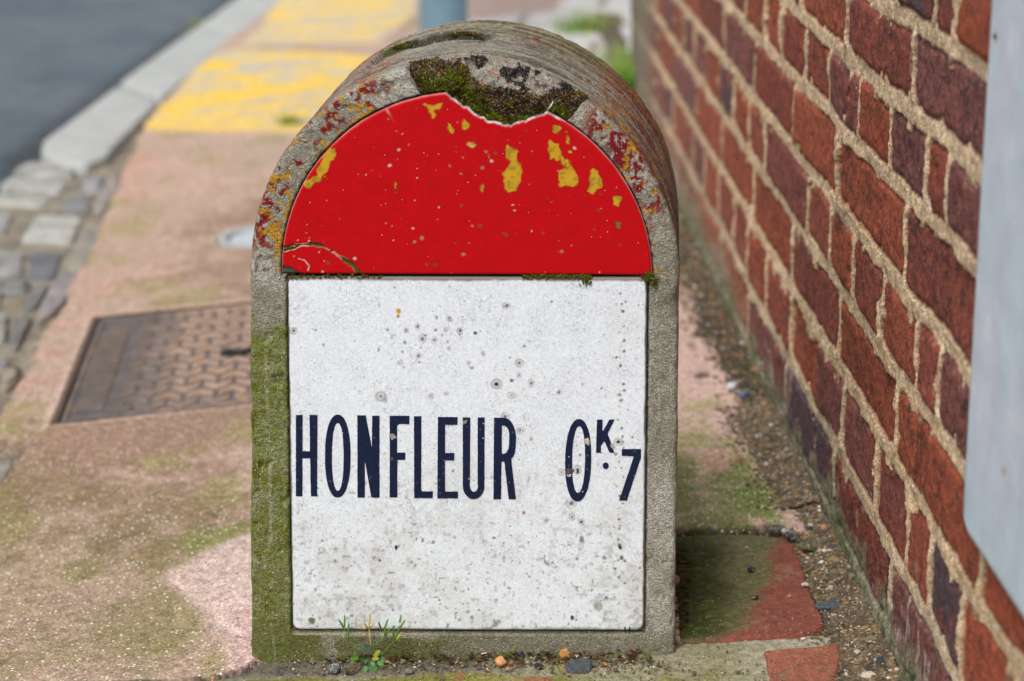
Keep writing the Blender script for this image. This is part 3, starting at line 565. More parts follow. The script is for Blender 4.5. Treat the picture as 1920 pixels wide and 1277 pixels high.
# foot band below the white plate, backing wall behind the plates, back face
def fgrid(x0, x1, z0, z1, y0, st=.0016):
    gx, gz = np.meshgrid(np.arange(x0, x1+st, st), np.arange(z0, z1+st, st), indexing='ij'); return gx, gz, np.full(gx.shape, y0)
gx, gz, gy = fgrid(-.1685, .1745, -.07, .0186, .0002, .00148)
_a = fxz(548, 1183); _b = fxz(1208, 1185); gz = -.07+(gz+.07)/(gz.max()+.07)*((_a[1]+(gx-_a[0])*(_b[1]-_a[1])/(_b[0]-_a[0])-.0007)+.07)
gy = gy - .0007*fbm(gx, 0, gz, 90, 4, 84) - .0012*fbm(gx, 0, gz, 22, 3, 86) + .003*(np.arange(gz.shape[1]) >= gz.shape[1]-2)[None, :]
cbn = body_col(gx, gy, gz, gx*0+4, gx*0+.03, gx*0+1, gx*0, gx, gx*0)
n0 = len(Vb); Vb = np.concatenate([Vb, np.stack([gx, gy, gz], -1).reshape(-1, 3)]); Cb = np.concatenate([Cb, cbn.reshape(-1, 3)]); Fb = np.concatenate([Fb, quads(*gx.shape)+n0])
for yy_, rr_ in ((.0075, .170), (DEP-.004, .197)):
    oz = np.linspace(-.07, ZC, 30); ott = np.linspace(math.pi, 0, 60); rim = [(CX-rr_, z) for z in oz]+[(CX+rr_*math.cos(t), ZC+rr_*math.sin(t)) for t in ott]+[(CX+rr_, z) for z in oz[::-1]]
    if yy_ < .1: rim = [(p[0], min(p[1], ZC+.132)) for p in rim]
    n0 = len(Vb); k = len(rim); Vb = np.concatenate([Vb, np.array([[p[0], yy_, p[1]] for p in rim]+[[CX, yy_, .2]])]); Cb = np.concatenate([Cb, np.tile(lin((70, 66, 56)), (k+1, 1))])
    fan = np.array([[n0+i, n0+(i+1) % k, n0+k, n0+k] for i in range(k)])
    body_tris = fan[:, :3]
    if yy_ < .1: T1 = body_tris
    else: T2 = body_tris
body = mesh('stone_body', Vb, Fb[:, ::-1], M_stone, ms, {'col': Cb})
me = body.data; tr = np.concatenate([T1, T2]); b0 = len(me.loops); p0 = len(me.polygons)
me.loops.add(len(tr)*3); me.polygons.add(len(tr))
li = np.empty(len(me.loops), np.int32); me.loops.foreach_get('vertex_index', li); li[b0:] = tr.ravel(); me.loops.foreach_set('vertex_index', li)
ls = np.empty(len(me.polygons), np.int32); me.polygons.foreach_get('loop_start', ls); ls[p0:] = b0+np.arange(len(tr))*3; me.polygons.foreach_set('loop_start', ls); me.update(calc_edges=True)
me.validate()

# ---- plates (enamelled tiles), front grids with rounded-over rims
PY0 = -.0006
def plate(name, x0f, x1f, zbot, ztopf, nx, nz, colfun, mat, back=.007, bev=.0022):
    a = np.linspace(0, 1, nx); b = np.linspace(0, 1, nz); A, B = np.meshgrid(a, b, indexing='ij')
    Zt0 = B; zt_est = ztopf(None)
    Zv = zbot+(zt_est-zbot)*B; Xv = x0f(Zv)+(x1f(Zv)-x0f(Zv))*A
    top = ztopf(Xv); Zv = zbot+(top-zbot)*B
    Xv = x0f(Zv)+(x1f(Zv)-x0f(Zv))*A
    return A, B, Xv, Zv
def edge_ring(V, F, n, m, y_back):                          # skirt from the rim back into the stone
    idx = np.arange(n*m).reshape(n, m); loop = np.concatenate([idx[:, 0], idx[-1, 1:], idx[-2::-1, -1], idx[0, -2:0:-1]])
    P = V[loop].copy(); P[:, 1] = y_back; k = len(loop); n0 = len(V)
    q = np.array([[loop[i], loop[(i+1) % k], n0+(i+1) % k, n0+i] for i in range(k)])
    return np.concatenate([V, P]), np.concatenate([F, q]), loop
# white plate
wl = lambda z: np.interp(z, [fxz(548, 1180)[1], fxz(538, 520)[1]], [fxz(548, 1180)[0], fxz(538, 520)[0]])
wr = lambda z: np.interp(z, [fxz(1208, 1180)[1], fxz(1214, 520)[1]], [fxz(1208, 1180)[0], fxz(1214, 520)[0]])
zb0, zt0 = fxz(870, 1183)[1]+.0008, fxz(870, 518)[1]
nx, nz = 430, 450; A, B = np.meshgrid(np.linspace(0, 1, nx), np.linspace(0, 1, nz), indexing='ij')
ZBL = lambda x: np.interp(x, [fxz(548, 1183)[0], fxz(1208, 1185)[0]], [fxz(548, 1183)[1]+.0006, fxz(1208, 1185)[1]+.0006]) if np.ndim(x) else 0
xa = fxz(548, 1183)[0]+(fxz(1208, 1185)[0]-fxz(548, 1183)[0])*A; zlo = ZBL(xa); zhi = fxz(538, 518)[1]+(fxz(1215, 519.5)[1]-fxz(538, 518)[1])*A
Zp = zlo+(zhi-zlo)*B; Xp = wl(Zp)+(wr(Zp)-wl(Zp))*A
w1 = fbm(Xp, Zp, 0, 60, 3, 101); w2 = fbm(Xp, Zp, 0, 12, 4, 102); w3 = fbm(Xp, Zp, 0, 260, 2, 103)
def mm(px): return px/2000.
hw = (wr(Zp)-wl(Zp))/2; cxw = (wr(Zp)+wl(Zp))/2; czw = (zlo+zhi)/2; hh = (zhi-zlo)/2
qx = hw-np.abs(Xp-cxw); qz = hh-np.abs(Zp-czw); rad = .008
dE = np.where((qx < rad) & (qz < rad), rad-np.hypot(np.clip(rad-qx, 0, 1), np.clip(rad-qz, 0, 1)), np.minimum(qx, qz))
cw = np.broadcast_to(lin((230, 236, 242)), Xp.shape+(3,)).copy()
cw = mix(cw, lin((212, 216, 218)), sst(w2+.3*w1, .1, .8)*.5)
dl = 1-sst(Zp+.05*w2, .05, .26); cw = mix(cw, lin((200, 196, 190)), dl*sst(w1+.8*w2, -.3, .7)*.45)
cw = mix(cw, lin((150, 146, 136)), dl*sst(fbm(Xp, Zp, 0, 230, 3, 104)+.3*w2, .15, .55)*.5); cw = mix(cw, lin((92, 84, 70)), dl*sst(w3+.2*w1, .50, .70)*.65)
cw = mix(cw, lin((120, 116, 104)), (1-dl)*sst(w3, .62, .75)*.45)
gz_ = (w1*.0012+w3*.0004); bw = np.where(qz < qx, np.where(Zp > czw, .0042, .0024), .0018)
cw = mix(cw, lin((122, 114, 102)), (1-sst(dE+gz_, bw*.55, bw*1.15)))
cw = mix(cw, lin((58, 54, 48)), (1-sst(dE, .0002, .0013))*.8)
cw = mix(cw, lin((92, 90, 66)), (Zp < czw)*(1-sst(qz+gz_*2, .002, .005))*.55)
def blob(px, py, r, colr, ring=None, amt=1., asp=1.):
    global cw
    x0, z0 = fxz(px, py); d_ = np.hypot((Xp-x0)*asp*(.85+.5*((px*7.3) % 1)), Zp-z0)+.0011*w1+.0009*w3; r = r/2000.
    if ring: cw = mix(cw, lin(ring), (1-sst(d_, r*.8, r*1.1))*.45*amt); cw = mix(cw, lin((128, 122, 114)), np.exp(-((d_-r*.85)/(.0007))**2)*.5*amt*sst(w3+.5*w1+.5, .0, .5)); cw = mix(cw, lin(colr), (1-sst(d_, r*.12, r*.45))*amt)
    else: cw = mix(cw, lin(colr), (1-sst(d_, r*.55, r*1.05))*amt)
for (px, py, r) in [(551, 620, 7), (843, 597, 7), (762, 619, 6), (792, 635, 7), (815, 637, 7), (836, 618, 6), (839, 640, 5), (842, 653, 6), (862, 621, 7), (750, 680, 8), (714, 743, 11), (808, 742, 8), (879, 680, 6), (837, 738, 5), (906, 663, 7), (974, 680, 8), (973, 703, 8), (931, 720, 11),
                    (996, 718, 8), (960, 741, 10), (785, 667, 6), (950, 573, 6), (1048, 735, 6), (783, 612, 6), (975, 807, 7), (996, 823, 6), (947, 780, 7), (1071, 943, 11), (1073, 969, 7), (1090, 978, 6), (1053, 885, 9), (1083, 881, 12), (1160, 828, 9), (722, 750, 6), (1024, 975, 7), (735, 815, 6)]:
    blob(px, py, r*(.65+.5*((px*3.7+py*1.3) % 1)), (60, 58, 52), ring=(178, 172, 166), amt=.7+.45*((px*1.9+py*5.1) % 1))
blob(747, 583, 6, (205, 150, 40)); blob(746, 592, 4, (190, 120, 30)); blob(829, 628, 4, (150, 148, 30)); blob(842, 652, 3, (140, 140, 40)); blob(863, 619, 4, (60, 66, 40)); blob(891, 624, 4, (70, 76, 50)); blob(743, 1026, 6, (34, 34, 26), asp=1.6)
blob(712, 1050, 4, (80, 60, 45)); blob(585, 1164, 9, (110, 112, 90)); blob(1122, 1137, 12, (120, 118, 88), amt=.6); blob(1163, 1026, 5, (60, 56, 44)); blob(1073, 1158, 5, (66, 68, 48)); blob(1083, 885, 4, (30, 30, 30)); blob(596, 915, 3, (70, 170, 200)); blob(594, 928, 3, (70, 170, 200)); blob(667, 1125, 3, (80, 160, 180)); blob(982, 961, 4, (170, 100, 60))
rs = np.random.RandomState(3)
for k in range(46):                                          # dotted vertical run of dirt
    y = 545+k*12+rs.rand()*10; blob(1165+rs.randn()*5+(3 if y < 620 else 0), y, 1.6+rs.rand()*3.0, (84, 78, 58) if rs.rand() < .6 else (130, 124, 110), amt=.85)
for k in range(34): blob(560+rs.rand()*640, 1000+rs.rand()*180, 1.5+rs.rand()*3, (88, 82, 66), amt=.7)
for k in range(40): blob(560+rs.rand()*640, 540+rs.rand()*640, 1.4+rs.rand()*2, (74, 72, 66), amt=.75)
for k in range(26): blob(780+rs.randn()*70, 640+rs.randn()*50, 1.2+rs.rand()*2.5, (90, 90, 80), amt=.7)
Yp = PY0+.0032*(1-np.sqrt(np.clip(1-(1-np.clip(dE/.0030, 0, 1))**2, 0, 1)))+.00025*w2-.0004*sst(dE+gz_, .004, .0052)*0
wx = np.stack([Xp, Yp, Zp], -1).reshape(-1, 3); Vw, Fw, lp = edge_ring(wx, quads(nx, nz), nx, nz, .0074); cwf = cw.reshape(-1, 3); cwf = np.concatenate([cwf, cwf[lp]*.6])
mesh('white_plate', Vw, Fw, M_white, ms, {'col': cwf}); white = bpy.context.scene.objects['white_plate']; white['label'] = 'white crazed enamel plate carrying the blue lettering'

# red plate: half disc with the broken top
RR = .1706; zr0 = fxz(870, 514)[1]
nx, nz = 430, 250; A, B = np.meshgrid(np.linspace(0, 1, nx), np.linspace(0, 1, nz), indexing='ij')
rcx, rcz = fxz(873.5, 515); al = np.linspace(0, 1, nx)
xe = rcx-RR*np.cos(al*math.pi)                               # cosine spacing keeps the sides well sampled
zt = rcz+RR*np.sin(al*math.pi)
bk = [fxz(*q) for q in [(835, 172), (848, 182), (862, 192), (880, 204), (893, 214), (905, 219), (922, 227), (940, 230), (958, 234), (972, 228), (990, 222), (1006, 216), (1020, 211), (1032, 207), (1045, 212), (1060, 226)]]
bx_ = np.array([q[0] for q in bk]); bz_ = np.array([q[1] for q in bk])
jag = .0022*fbm(xe, 0, 0, 380, 3, 111)+.0012*fbm(xe, 0, 0, 120, 2, 118); inb = (xe > bx_[0]) & (xe < bx_[-1])
zt = np.where(inb, np.minimum(zt, np.interp(xe, bx_, bz_)+jag), zt+.0004*fbm(xe, 7, 0, 90, 3, 112))
zr0 = (fxz(533, 514)[1]+(xe-fxz(533, 514)[0])*(fxz(1213, 516.5)[1]-fxz(533, 514)[1])/(fxz(1213, 516.5)[0]-fxz(533, 514)[0]))[:, None]
Xr = xe[:, None]+0*B; Zr = zr0+(np.maximum(zt[:, None], zr0+.0005)-zr0)*B
r1 = fbm(Xr, Zr, 0, 60, 3, 113); r2 = fbm(Xr, Zr, 0, 14, 4, 114); r3 = fbm(Xr, Zr, 0, 230, 2, 115)
dR = np.minimum(RR-np.hypot(Xr-rcx, Zr-rcz), Zr-zr0); db = sdf(Xr, Zr, [tuple(q) for q in zip(xe[inb], zt[inb])], closed=False); dRt = np.minimum(np.maximum(dR, 0), db)
cr_ = np.broadcast_to(lin((188, 2, 12)), Xr.shape+(3,)).copy(); cr_ = mix(cr_, lin((172, 1, 10)), sst(r2+.3*r1, .0, .7)*.5)
OC = (200, 156, 36)
def patch(pts, colr=OC, wob=.0011, amt=1.):
    global cr_
    d_ = sdf(Xr, Zr, [fxz(*p) for p in pts])+wob*2.2*fbm(Xr, Zr, 0, 150, 3, 119)+wob*1.8*r3+.0003; m = sst(d_, -.0002, .0004)
    cr_ = mix(cr_, lin(colr), m*amt); cr_ = mix(cr_, lin((128, 112, 40)), m*amt*sst(r3+.6*r1, .1, .6)*.55)
    cr_ = mix(cr_, lin((110, 20, 16)), np.exp(-(d_/.0005)**2)*.5)
P1 = lambda L, ox, oy, s: [(ox+a/s, oy+b/s) for a, b in L]
patch(P1([(1435, 700), (1500, 725), (1575, 690), (1565, 715), (1500, 745), (1510, 820), (1488, 825), (1470, 750)], 460, 30, 4.257))
patch(P1([(1612, 850), (1640, 865), (1672, 920), (1660, 938), (1630, 935)], 460, 30, 4.257)); patch(P1([(1745, 815), (1785, 870), (1790, 890), (1750, 928), (1725, 920), (1735, 870)], 460, 30, 4.257))
K = lambda L: P1(L, 840, 30, 4.257)
patch(K([(470, 1030), (500, 1060), (555, 1080), (545, 1150), (600, 1240), (580, 1300), (540, 1400), (480, 1400), (440, 1330), (440, 1240), (490, 1200), (505, 1160), (470, 1110)]))
patch(K([(810, 985), (840, 1005), (885, 1010), (905, 1090), (905, 1120), (870, 1150), (845, 1120), (825, 1140), (820, 1080), (800, 1010)])); patch(K([(910, 1120), (940, 1170), (930, 1210), (915, 1215)]))
patch(K([(840, 855), (865, 870), (900, 880), (940, 925), (900, 910), (850, 925)])); patch(K([(950, 950), (967, 970), (962, 1015), (945, 1010)])); patch(K([(950, 1070), (985, 1075), (1018, 1100), (985, 1110), (955, 1095)]))
patch([(1050, 318), (1068, 306), (1076, 318), (1082, 328), (1083, 345), (1072, 352), (1062, 345), (1050, 350), (1048, 335)]); patch([(1060, 300), (1066, 298), (1068, 312), (1060, 316)])
patch([(1108, 322), (1122, 320), (1130, 335), (1128, 352), (1112, 362), (1102, 358), (1108, 345)]); patch([(1112, 318), (1118, 322), (1112, 326)]); patch([(1152, 372), (1163, 371), (1162, 384), (1151, 383)]); patch([(1155, 418), (1163, 418), (1162, 427), (1155, 426)], (120, 100, 60))
patch(P1([(1195, 40), (1212, 60), (1208, 130), (1196, 130), (1190, 80)], 460, 330, 4.257)); patch(P1([(440, 60), (560, 0), (640, 0), (570, 55), (520, 88), (490, 90)], 460, 330, 4.257), wob=.0016)
patch([(594, 330), (600, 312), (612, 290), (628, 277), (628, 290), (618, 312), (600, 338), (588, 348)], wob=.0016); patch([(904, 345), (909, 352), (905, 362), (900, 355)], (190, 140, 60)); patch([(912, 290), (918, 288), (918, 296)], (190, 140, 60)); patch([(880, 270), (890, 272), (884, 280)], (210, 170, 90))
rs = np.random.RandomState(12)
for k in range(150):                                          # pin-prick chips
    a = rs.rand()*math.pi; q = math.sqrt(rs.rand())*.162; x0 = rcx+q*math.cos(a); z0 = rcz+q*math.sin(a); d_ = np.hypot(Xr-x0, Zr-z0)+.0005*r3; r_ = .0004+rs.rand()**4*.0018; d_ = d_+.0008*fbm(Xr, Zr, k, 300, 2, 152)
    cr_ = mix(cr_, lin([(206, 190, 180), (150, 130, 90), (120, 70, 60)][k % 3]), (1-sst(d_, r_*.5, r_*1.1))*.9)
ck = sdf(Xr, Zr, [fxz(*p) for p in [(534, 468), (548, 462), (562, 459), (590, 457), (606, 462), (625, 472), (645, 486), (663, 498), (674, 512)]], closed=False)+.0012*r3+.0022*fbm(Xr, Zr, 0, 110, 3, 153)*1.0
ck = np.abs(ck); cr_ = mix(cr_, lin((196, 196, 186)), (1-sst(ck, .0014, .0024))*.8*sst(r3+r1, -.3, .1)); cr_ = mix(cr_, lin((72, 78, 24)), (1-sst(ck, .0008, .0017)))
ck2 = sdf(Xr, Zr, [fxz(*p) for p in [(560, 484), (572, 488), (580, 498), (578, 506)]], closed=False)+.0008*r3; cr_ = mix(cr_, lin((200, 195, 190)), (1-sst(ck2, .0004, .0011))*.8)
ck3 = sdf(Xr, Zr, [fxz(*p) for p in [(725, 205), (742, 232), (765, 250), (788, 256)]], closed=False)+.0012*r3; cr_ = mix(cr_, lin((190, 170, 160)), (1-sst(ck3, .0003, .0010))*.7*sst(r1, -.1, .2))
lo = fxz(560, 503); pc_ = sst(sdf(Xr, Zr, [fxz(*p) for p in [(530, 498), (545, 500), (562, 512), (562, 520), (530, 520)]]), -.0006, .0006); cr_ = mix(cr_, lin((96, 92, 76)), pc_)
cr_ = mix(cr_, lin((196, 190, 190)), (1-sst(db+.0012*r1+.0007*r3, .0006, .0020))*.9); cr_ = mix(cr_, lin((92, 84, 92)), (1-sst(db+.0009*r3, .0003, .0016))*sst(r3+.5*r1, -.35, .15)*.85)
cr_ = mix(cr_, lin((196, 168, 160)), (1-sst(np.maximum(RR-np.hypot(Xr-rcx, Zr-rcz), 0)+.0004*r1, .0002, .0013))*.55)
cr_ = mix(cr_, lin((96, 92, 32)), (1-sst(Zr-zr0+.0006*r1, .0003, .0016))*sst(fbm(Xr, 0, 0, 60, 2, 116), -.2, .2)*(Xr < -.08)*.9)
Yr = PY0-.0004+.0030*(1-np.sqrt(np.clip(1-(1-np.clip(dRt/.0028, 0, 1))**2, 0, 1)))+.0003*r2+.0016*(1-sst(ck, .0003, .0016))+.003*pc_
Vr, Fr, lp = edge_ring(np.stack([Xr, Yr, Zr], -1).reshape(-1, 3), quads(nx, nz), nx, nz, .0074); crf = cr_.reshape(-1, 3); crf = np.concatenate([crf, np.tile(lin((150, 140, 135)), (len(lp), 1))])
o = mesh('red_plate', Vr, Fr, M_red, ms, {'col': crf}); o['label'] = 'glossy red half round plate with a broken top edge'

# ---- lettering, cut from thin enamel: HONFLEUR 0K.7
letV, letF = [], []
def sup(cx, cy, rx, ry, e=2.4, n=56, lean=0.):
    out = []
    for i in range(n):
        t = 2*math.pi*i/n; c, s = math.cos(t), math.sin(t); yy_ = ry*np.sign(s)*abs(s)**(2/e)
        out.append((cx+rx*np.sign(c)*abs(c)**(2/e)-lean*yy_, cy+yy_))
    return out
glyphs = []
A7 = lambda L: P1(L, 540, 740, 5.322); A8 = lambda L: P1(L, 900, 740, 5.322)
glyphs.append((A7([(80, 200), (147, 200), (147, 562), (219, 562), (217, 200), (296, 200), (294, 640), (292, 1010), (230, 1010), (222, 632), (146, 632), (146, 1010), (80, 1010)]), None))
glyphs.append((A7(sup(498, 610, 128, 413, 2.25)), A7(sup(498, 617, 58, 338, 2.25))))
glyphs.append((A7([(693, 203), (778, 203), (838, 520), (841, 208), (915, 208), (915, 1022), (833, 1022), (768, 655), (769, 1022), (695, 1022)]), None))
glyphs.append((A7([(1016, 208), (1212, 208), (1212, 290), (1108, 290), (1090, 310), (1090, 575), (1172, 575), (1172, 648), (1092, 648), (1092, 1022), (1016, 1022)]), None))
glyphs.append((A7([(1258, 212), (1332, 212), (1330, 945), (1342, 962), (1445, 962), (1445, 1028), (1260, 1028)]), None))
glyphs.append((A7([(1497, 220), (1693, 220), (1693, 297), (1570, 297), (1568, 580), (1660, 580), (1660, 652), (1568, 652), (1568, 965), (1697, 965), (1697, 1030), (1491, 1030)]), None))
u = [(1745, 225), (1820, 225), (1816, 900)]+[(1856+40*math.cos(t), 905+62*math.sin(t)) for t in np.linspace(math.pi*.97, .03, 10)]+[(1893, 900), (1893, 225), (1963, 225), (1960, 900)]+[(1853+108*math.cos(t), 905+133*math.sin(t)) for t in np.linspace(.05, math.pi-.05, 16)]
glyphs.append((A7(u), None))
ro = [(140, 228), (255, 228)]+[(240+120*math.cos(t), 430+202*math.sin(t)) for t in np.linspace(-1.4, .0, 9)]+[(356, 520), (348, 580), (330, 615), (312, 636), (318, 700), (360, 1040), (288, 1040), (243, 668), (232, 660), (215, 668), (210, 1040), (134, 1040)]
ri_ = [(218, 304), (240, 303)]+[(232+60*math.cos(t), 400+97*math.sin(t)) for t in np.linspace(-1.2, 0, 6)]+[(290, 500), (282, 545), (262, 578), (240, 588), (219, 588)]
glyphs.append((A8(ro), A8(ri_)))
glyphs.append((A8(sup(980, 651, 131, 411, 2.2, lean=.02)), A8(sup(984, 644, 64, 332, 2.2, lean=.02))))
glyphs.append((A8([(1167, 245), (1224, 245), (1222, 355), (1230, 357), (1290, 247), (1343, 245), (1275, 385), (1342, 578), (1292, 572), (1240, 458), (1207, 508), (1207, 575), (1157, 575)]), None))
glyphs.append((A8(sup(1255, 706, 30, 32, 2, 24)), None))
glyphs.append((A8([(1415, 540), (1607, 540), (1607, 625), (1465, 1052), (1388, 1052), (1535, 612), (1415, 605)]), None))
glyphs.append((P1([(1418, 342), (1432, 342), (1426, 350), (1434, 356), (1430, 366), (1416, 366), (1418, 361), (1427, 360), (1424, 354), (1419, 352), (1424, 346), (1418, 346)], 860, 1100, 4.571), None))
glyphs.append((P1([(1458, 342), (1472, 342), (1466, 350), (1474, 356), (1470, 366), (1456, 366), (1458, 361), (1467, 360), (1464, 354), (1459, 352), (1464, 346), (1458, 346)], 860, 1100, 4.571), None))
rs = np.random.RandomState(4)
def densify(pts, st=4.0, jit=.45):
    out = []
    for i in range(len(pts)):
        a = np.array(pts[i]); b = np.array(pts[(i+1) % len(pts)]); m = max(1, int(np.linalg.norm(b-a)/st))
        for k in range(m): out.append(a+(b-a)*k/m+(rs.rand(2)-.5)*jit)
    return out
for gi, (outer, inner) in enumerate(glyphs):
    cu = bpy.data.curves.new('letter_outline', 'CURVE'); cu.dimensions = '2D'; cu.fill_mode = 'BOTH'; cu.extrude = .00035
    for pl in (outer, inner):
        if pl is None: continue
        small = max(p[0] for p in pl)-min(p[0] for p in pl) < 6
        pts = [fxz(*p) for p in (pl if small else densify(pl))]; spn = cu.splines.new('POLY'); spn.points.add(len(pts)-1)
        for i, p in enumerate(pts): spn.points[i].co = (p[0], p[1], 0, 1)
        spn.use_cyclic_u = True
    co_ = bpy.data.objects.new('tmp_curve', cu); COL.objects.link(co_); dg = bpy.context.evaluated_depsgraph_get(); mt = bpy.data.meshes.new_from_object(co_.evaluated_get(dg)); bpy.data.objects.remove(co_)
    mt.transform(Matrix(((1, 0, 0, 0), (0, 0, 1, PY0-.00012), (0, 1, 0, 0), (0, 0, 0, 1)))); mt.materials.clear(); mt.materials.append(M_ink)
    nm = 'letter' if gi < 8 or gi == 9 else ('point' if gi == 10 else 'numeral'); mt.name = nm
    lo_ = bpy.data.objects.new(nm, mt); COL.objects.link(lo_); lo_.parent = white

for pl, cc_ in (([(1059, 879), (1066, 878), (1076, 880), (1075, 886), (1062, 887)], (96, 80, 72)), ([(1062, 889), (1071, 888), (1070, 893), (1063, 893)], (196, 196, 194)), ([(1097, 822), (1103, 820), (1107, 828), (1104, 835), (1097, 832)], (190, 180, 158)), ([(730, 814), (737, 812), (743, 819), (735, 824)], (168, 164, 154)), ([(868, 789), (876, 786), (875, 793), (869, 796)], (150, 140, 118)), ([(1144, 834), (1150, 830), (1153, 838), (1147, 840)], (170, 164, 148))):
    pp = [fxz(q[0]+rs.randn()*.5, q[1]+rs.randn()*.5) for q in pl]; k = len(pp); V = [(p[0], PY0-.0007, p[1]) for p in pp]+[(p[0], PY0-.0001, p[1]) for p in pp]
    o = mesh('chip', V, [tuple(range(k))]+[(i, (i+1) % k, k+(i+1) % k, k+i) for i in range(k)], M_tile, None, {'col': np.tile(lin(cc_), (2*k, 1))}, smooth=False); o.parent = white

# ---- moss: spikes scattered on given spots, joined per cushion
def spikes(P, N, n, L, colfn, seed, kinds=None):
    rs = np.random.RandomState(seed); V = np.zeros((n, 4, 3)); C = np.zeros((n, 4, 3))
    k = rs.randint(0, len(P), n); base = P[k]+rs.randn(n, 3)*.0006; d = N[k]+rs.randn(n, 3)*.55; d /= np.linalg.norm(d, axis=1)[:, None]
    l = L*(.5+rs.rand(n)); a = np.cross(d, rs.randn(n, 3)); a /= np.linalg.norm(a, axis=1)[:, None]; b = np.cross(d, a); wdt = .00035+.0005*rs.rand(n)
    for i in range(3): t = 2*math.pi*i/3; V[:, i] = base+(a*math.cos(t)+b*math.sin(t))*wdt[:, None]
    V[:, 3] = base+d*l[:, None]; cc = colfn(base, rs) if kinds is None else colfn(base, rs, kinds[k]); C[:] = cc[:, None, :]; C[:, 3] *= 1.35
    q = np.arange(n)[:, None]*4; Fq = np.concatenate([q+np.array([[0, 1, 3]]), q+np.array([[1, 2, 3]]), q+np.array([[2, 0, 3]])])
    return V.reshape(-1, 3), Fq, C.reshape(-1, 3)
Pm = np.stack([PXx, YY2, PZz], -1); sel = (ZONE > 0) | ((cav[:, None] > .5) & (RI > .0395) & (YY > .003)); pts = Pm[sel]; kk = (RI/np.maximum((RO-r0)[:, None], .01))[sel]
mn = fbm(pts[:, 0], pts[:, 1], pts[:, 2], 38, 3, 120); px_, pz_ = pts[:, 0], pts[:, 2]; FX = lambda L: [fxz(*q) for q in L]
zg = np.maximum(sdf(px_, pz_, FX([(770, 150), (800, 145), (860, 148), (885, 165), (905, 190), (930, 215), (960, 228), (1000, 210), (1040, 200), (1060, 200), (1060, 232), (960, 245), (880, 215), (835, 178), (780, 190)])),
                sdf(px_, pz_, FX([(832, 128), (860, 140), (880, 160), (840, 165)])))+.004*mn
zbn = np.maximum(sdf(px_, pz_, FX([(755, 112), (800, 112), (870, 128), (890, 160), (860, 165), (770, 160)])), sdf(px_, pz_, FX([(880, 165), (930, 168), (1000, 180), (1050, 178), (1090, 180), (1115, 195), (1060, 235), (960, 240)])))+.005*mn
zk = fbm(px_, pts[:, 1], pz_, 75, 3, 123)
kind_ = np.where(zg > 0, 1, np.where(zbn > 0, 2, np.where(zk > .16, 3, 0))); keepm = kind_ > 0
mp = pts[keepm]; mk = kind_[keepm]
def mosscol(b, rs, k):
    n = fbm(b[:, 0], b[:, 1], b[:, 2], 90, 2, 121)+.35*rs.randn(len(b)); c = np.broadcast_to(lin((86, 94, 24)), (len(b), 3)).copy(); q = rs.rand(len(b))
    c = mix(c, lin((140, 150, 30)), ((k == 1) & (q < .22))*1.); c = mix(c, lin((70, 54, 28)), ((k == 1) & (n > .08))*1.)
    c = mix(c, lin((86, 58, 38)), (k == 2)*1.); c = mix(c, lin((104, 112, 30)), ((k == 2) & (n > .35))*1.); c = mix(c, lin((46, 36, 30)), ((k == 2) & (n < -.25))*1.); c = mix(c, lin((170, 124, 60)), ((k == 2) & (q < .07))*1.); c = mix(c, lin((150, 140, 124)), ((k == 2) & (q > .9))*1.)
    c = mix(c, lin((46, 42, 40)), (k == 3)*1.); c = mix(c, lin((96, 88, 78)), ((k == 3) & (q < .25))*1.); return c
Nn = np.tile([0, -.75, .66], (len(mp), 1)); V1, F1, C1 = spikes(mp, Nn, 20000, .0021, mosscol, 5, mk)
def arcpts(L, n, Rr_=RO-.001, dy=-.002):                      # points along a crack in the round top
    tt = [cylhit(*q) for q in L]; u = np.random.RandomState(n).rand(n)*(len(tt)-1); i = np.minimum(u.astype(int), len(tt)-2); f_ = u-i; tt = np.array(tt); a_ = tt[i]*(1-f_[:, None])+tt[i+1]*f_[:, None]
    return np.stack([CX+Rr_*np.cos(a_[:, 0]), a_[:, 1]+dy, ZC+Rr_*np.sin(a_[:, 0])], 1)
g1_ = arcpts([(712, 100), (722, 93), (740, 87), (756, 81), (768, 77)], 260); g2_ = arcpts([(845, 61), (865, 59), (885, 60), (905, 64)], 130); g3_ = arcpts([(975, 116), (992, 122), (1010, 131), (1024, 138), (1045, 147), (1068, 160), (1085, 172), (1097, 183)], 330, RO-.0025, .003)
crackP = np.concatenate([g1_, g2_, g3_]); crackK = np.concatenate([np.full(260, 1), np.full(130, 2), np.full(330, 2)])
nn3 = np.stack([(crackP[:, 0]-CX)/RO, np.full(len(crackP), -.6), (crackP[:, 2]-ZC)/RO], 1)
V3, F3, C3 = spikes(crackP, nn3, 4200, .0011, mosscol, 15, crackK)
jp = np.array([list(fxz(x, 519+rs.randn()*2.2)) for x in np.concatenate([980+rs.rand(160)*130, 1085+rs.rand(50)*22, 545+rs.rand(60)*170])]); jp = np.stack([jp[:, 0], np.full(len(jp), .0), jp[:, 1]], 1)
for (px, py, nn_) in ((1216, 519, 60), (1226, 528, 20), (1098, 526, 20)): 
    q = np.array([list(fxz(px+rs.randn()*4, py+rs.randn()*4)) for _ in range(nn_)]); jp = np.concatenate([jp, np.stack([q[:, 0], np.full(nn_, -.001), q[:, 1]], 1)])
def jcol(b, rs): return mix(np.broadcast_to(lin((78, 72, 34)), (len(b), 3)).copy(), lin((108, 112, 40)), (rs.rand(len(b)) < .4)*1.)
V2, F2, C2 = spikes(jp, np.tile([0, -1., .2], (len(jp), 1)), 3000, .0016, jcol, 6)
o = mesh('moss', V1, F1, M_moss, ms, {'col': C1}, smooth=False); o['kind'] = 'stuff'; o['label'] = 'green and brown moss filling the broken top'
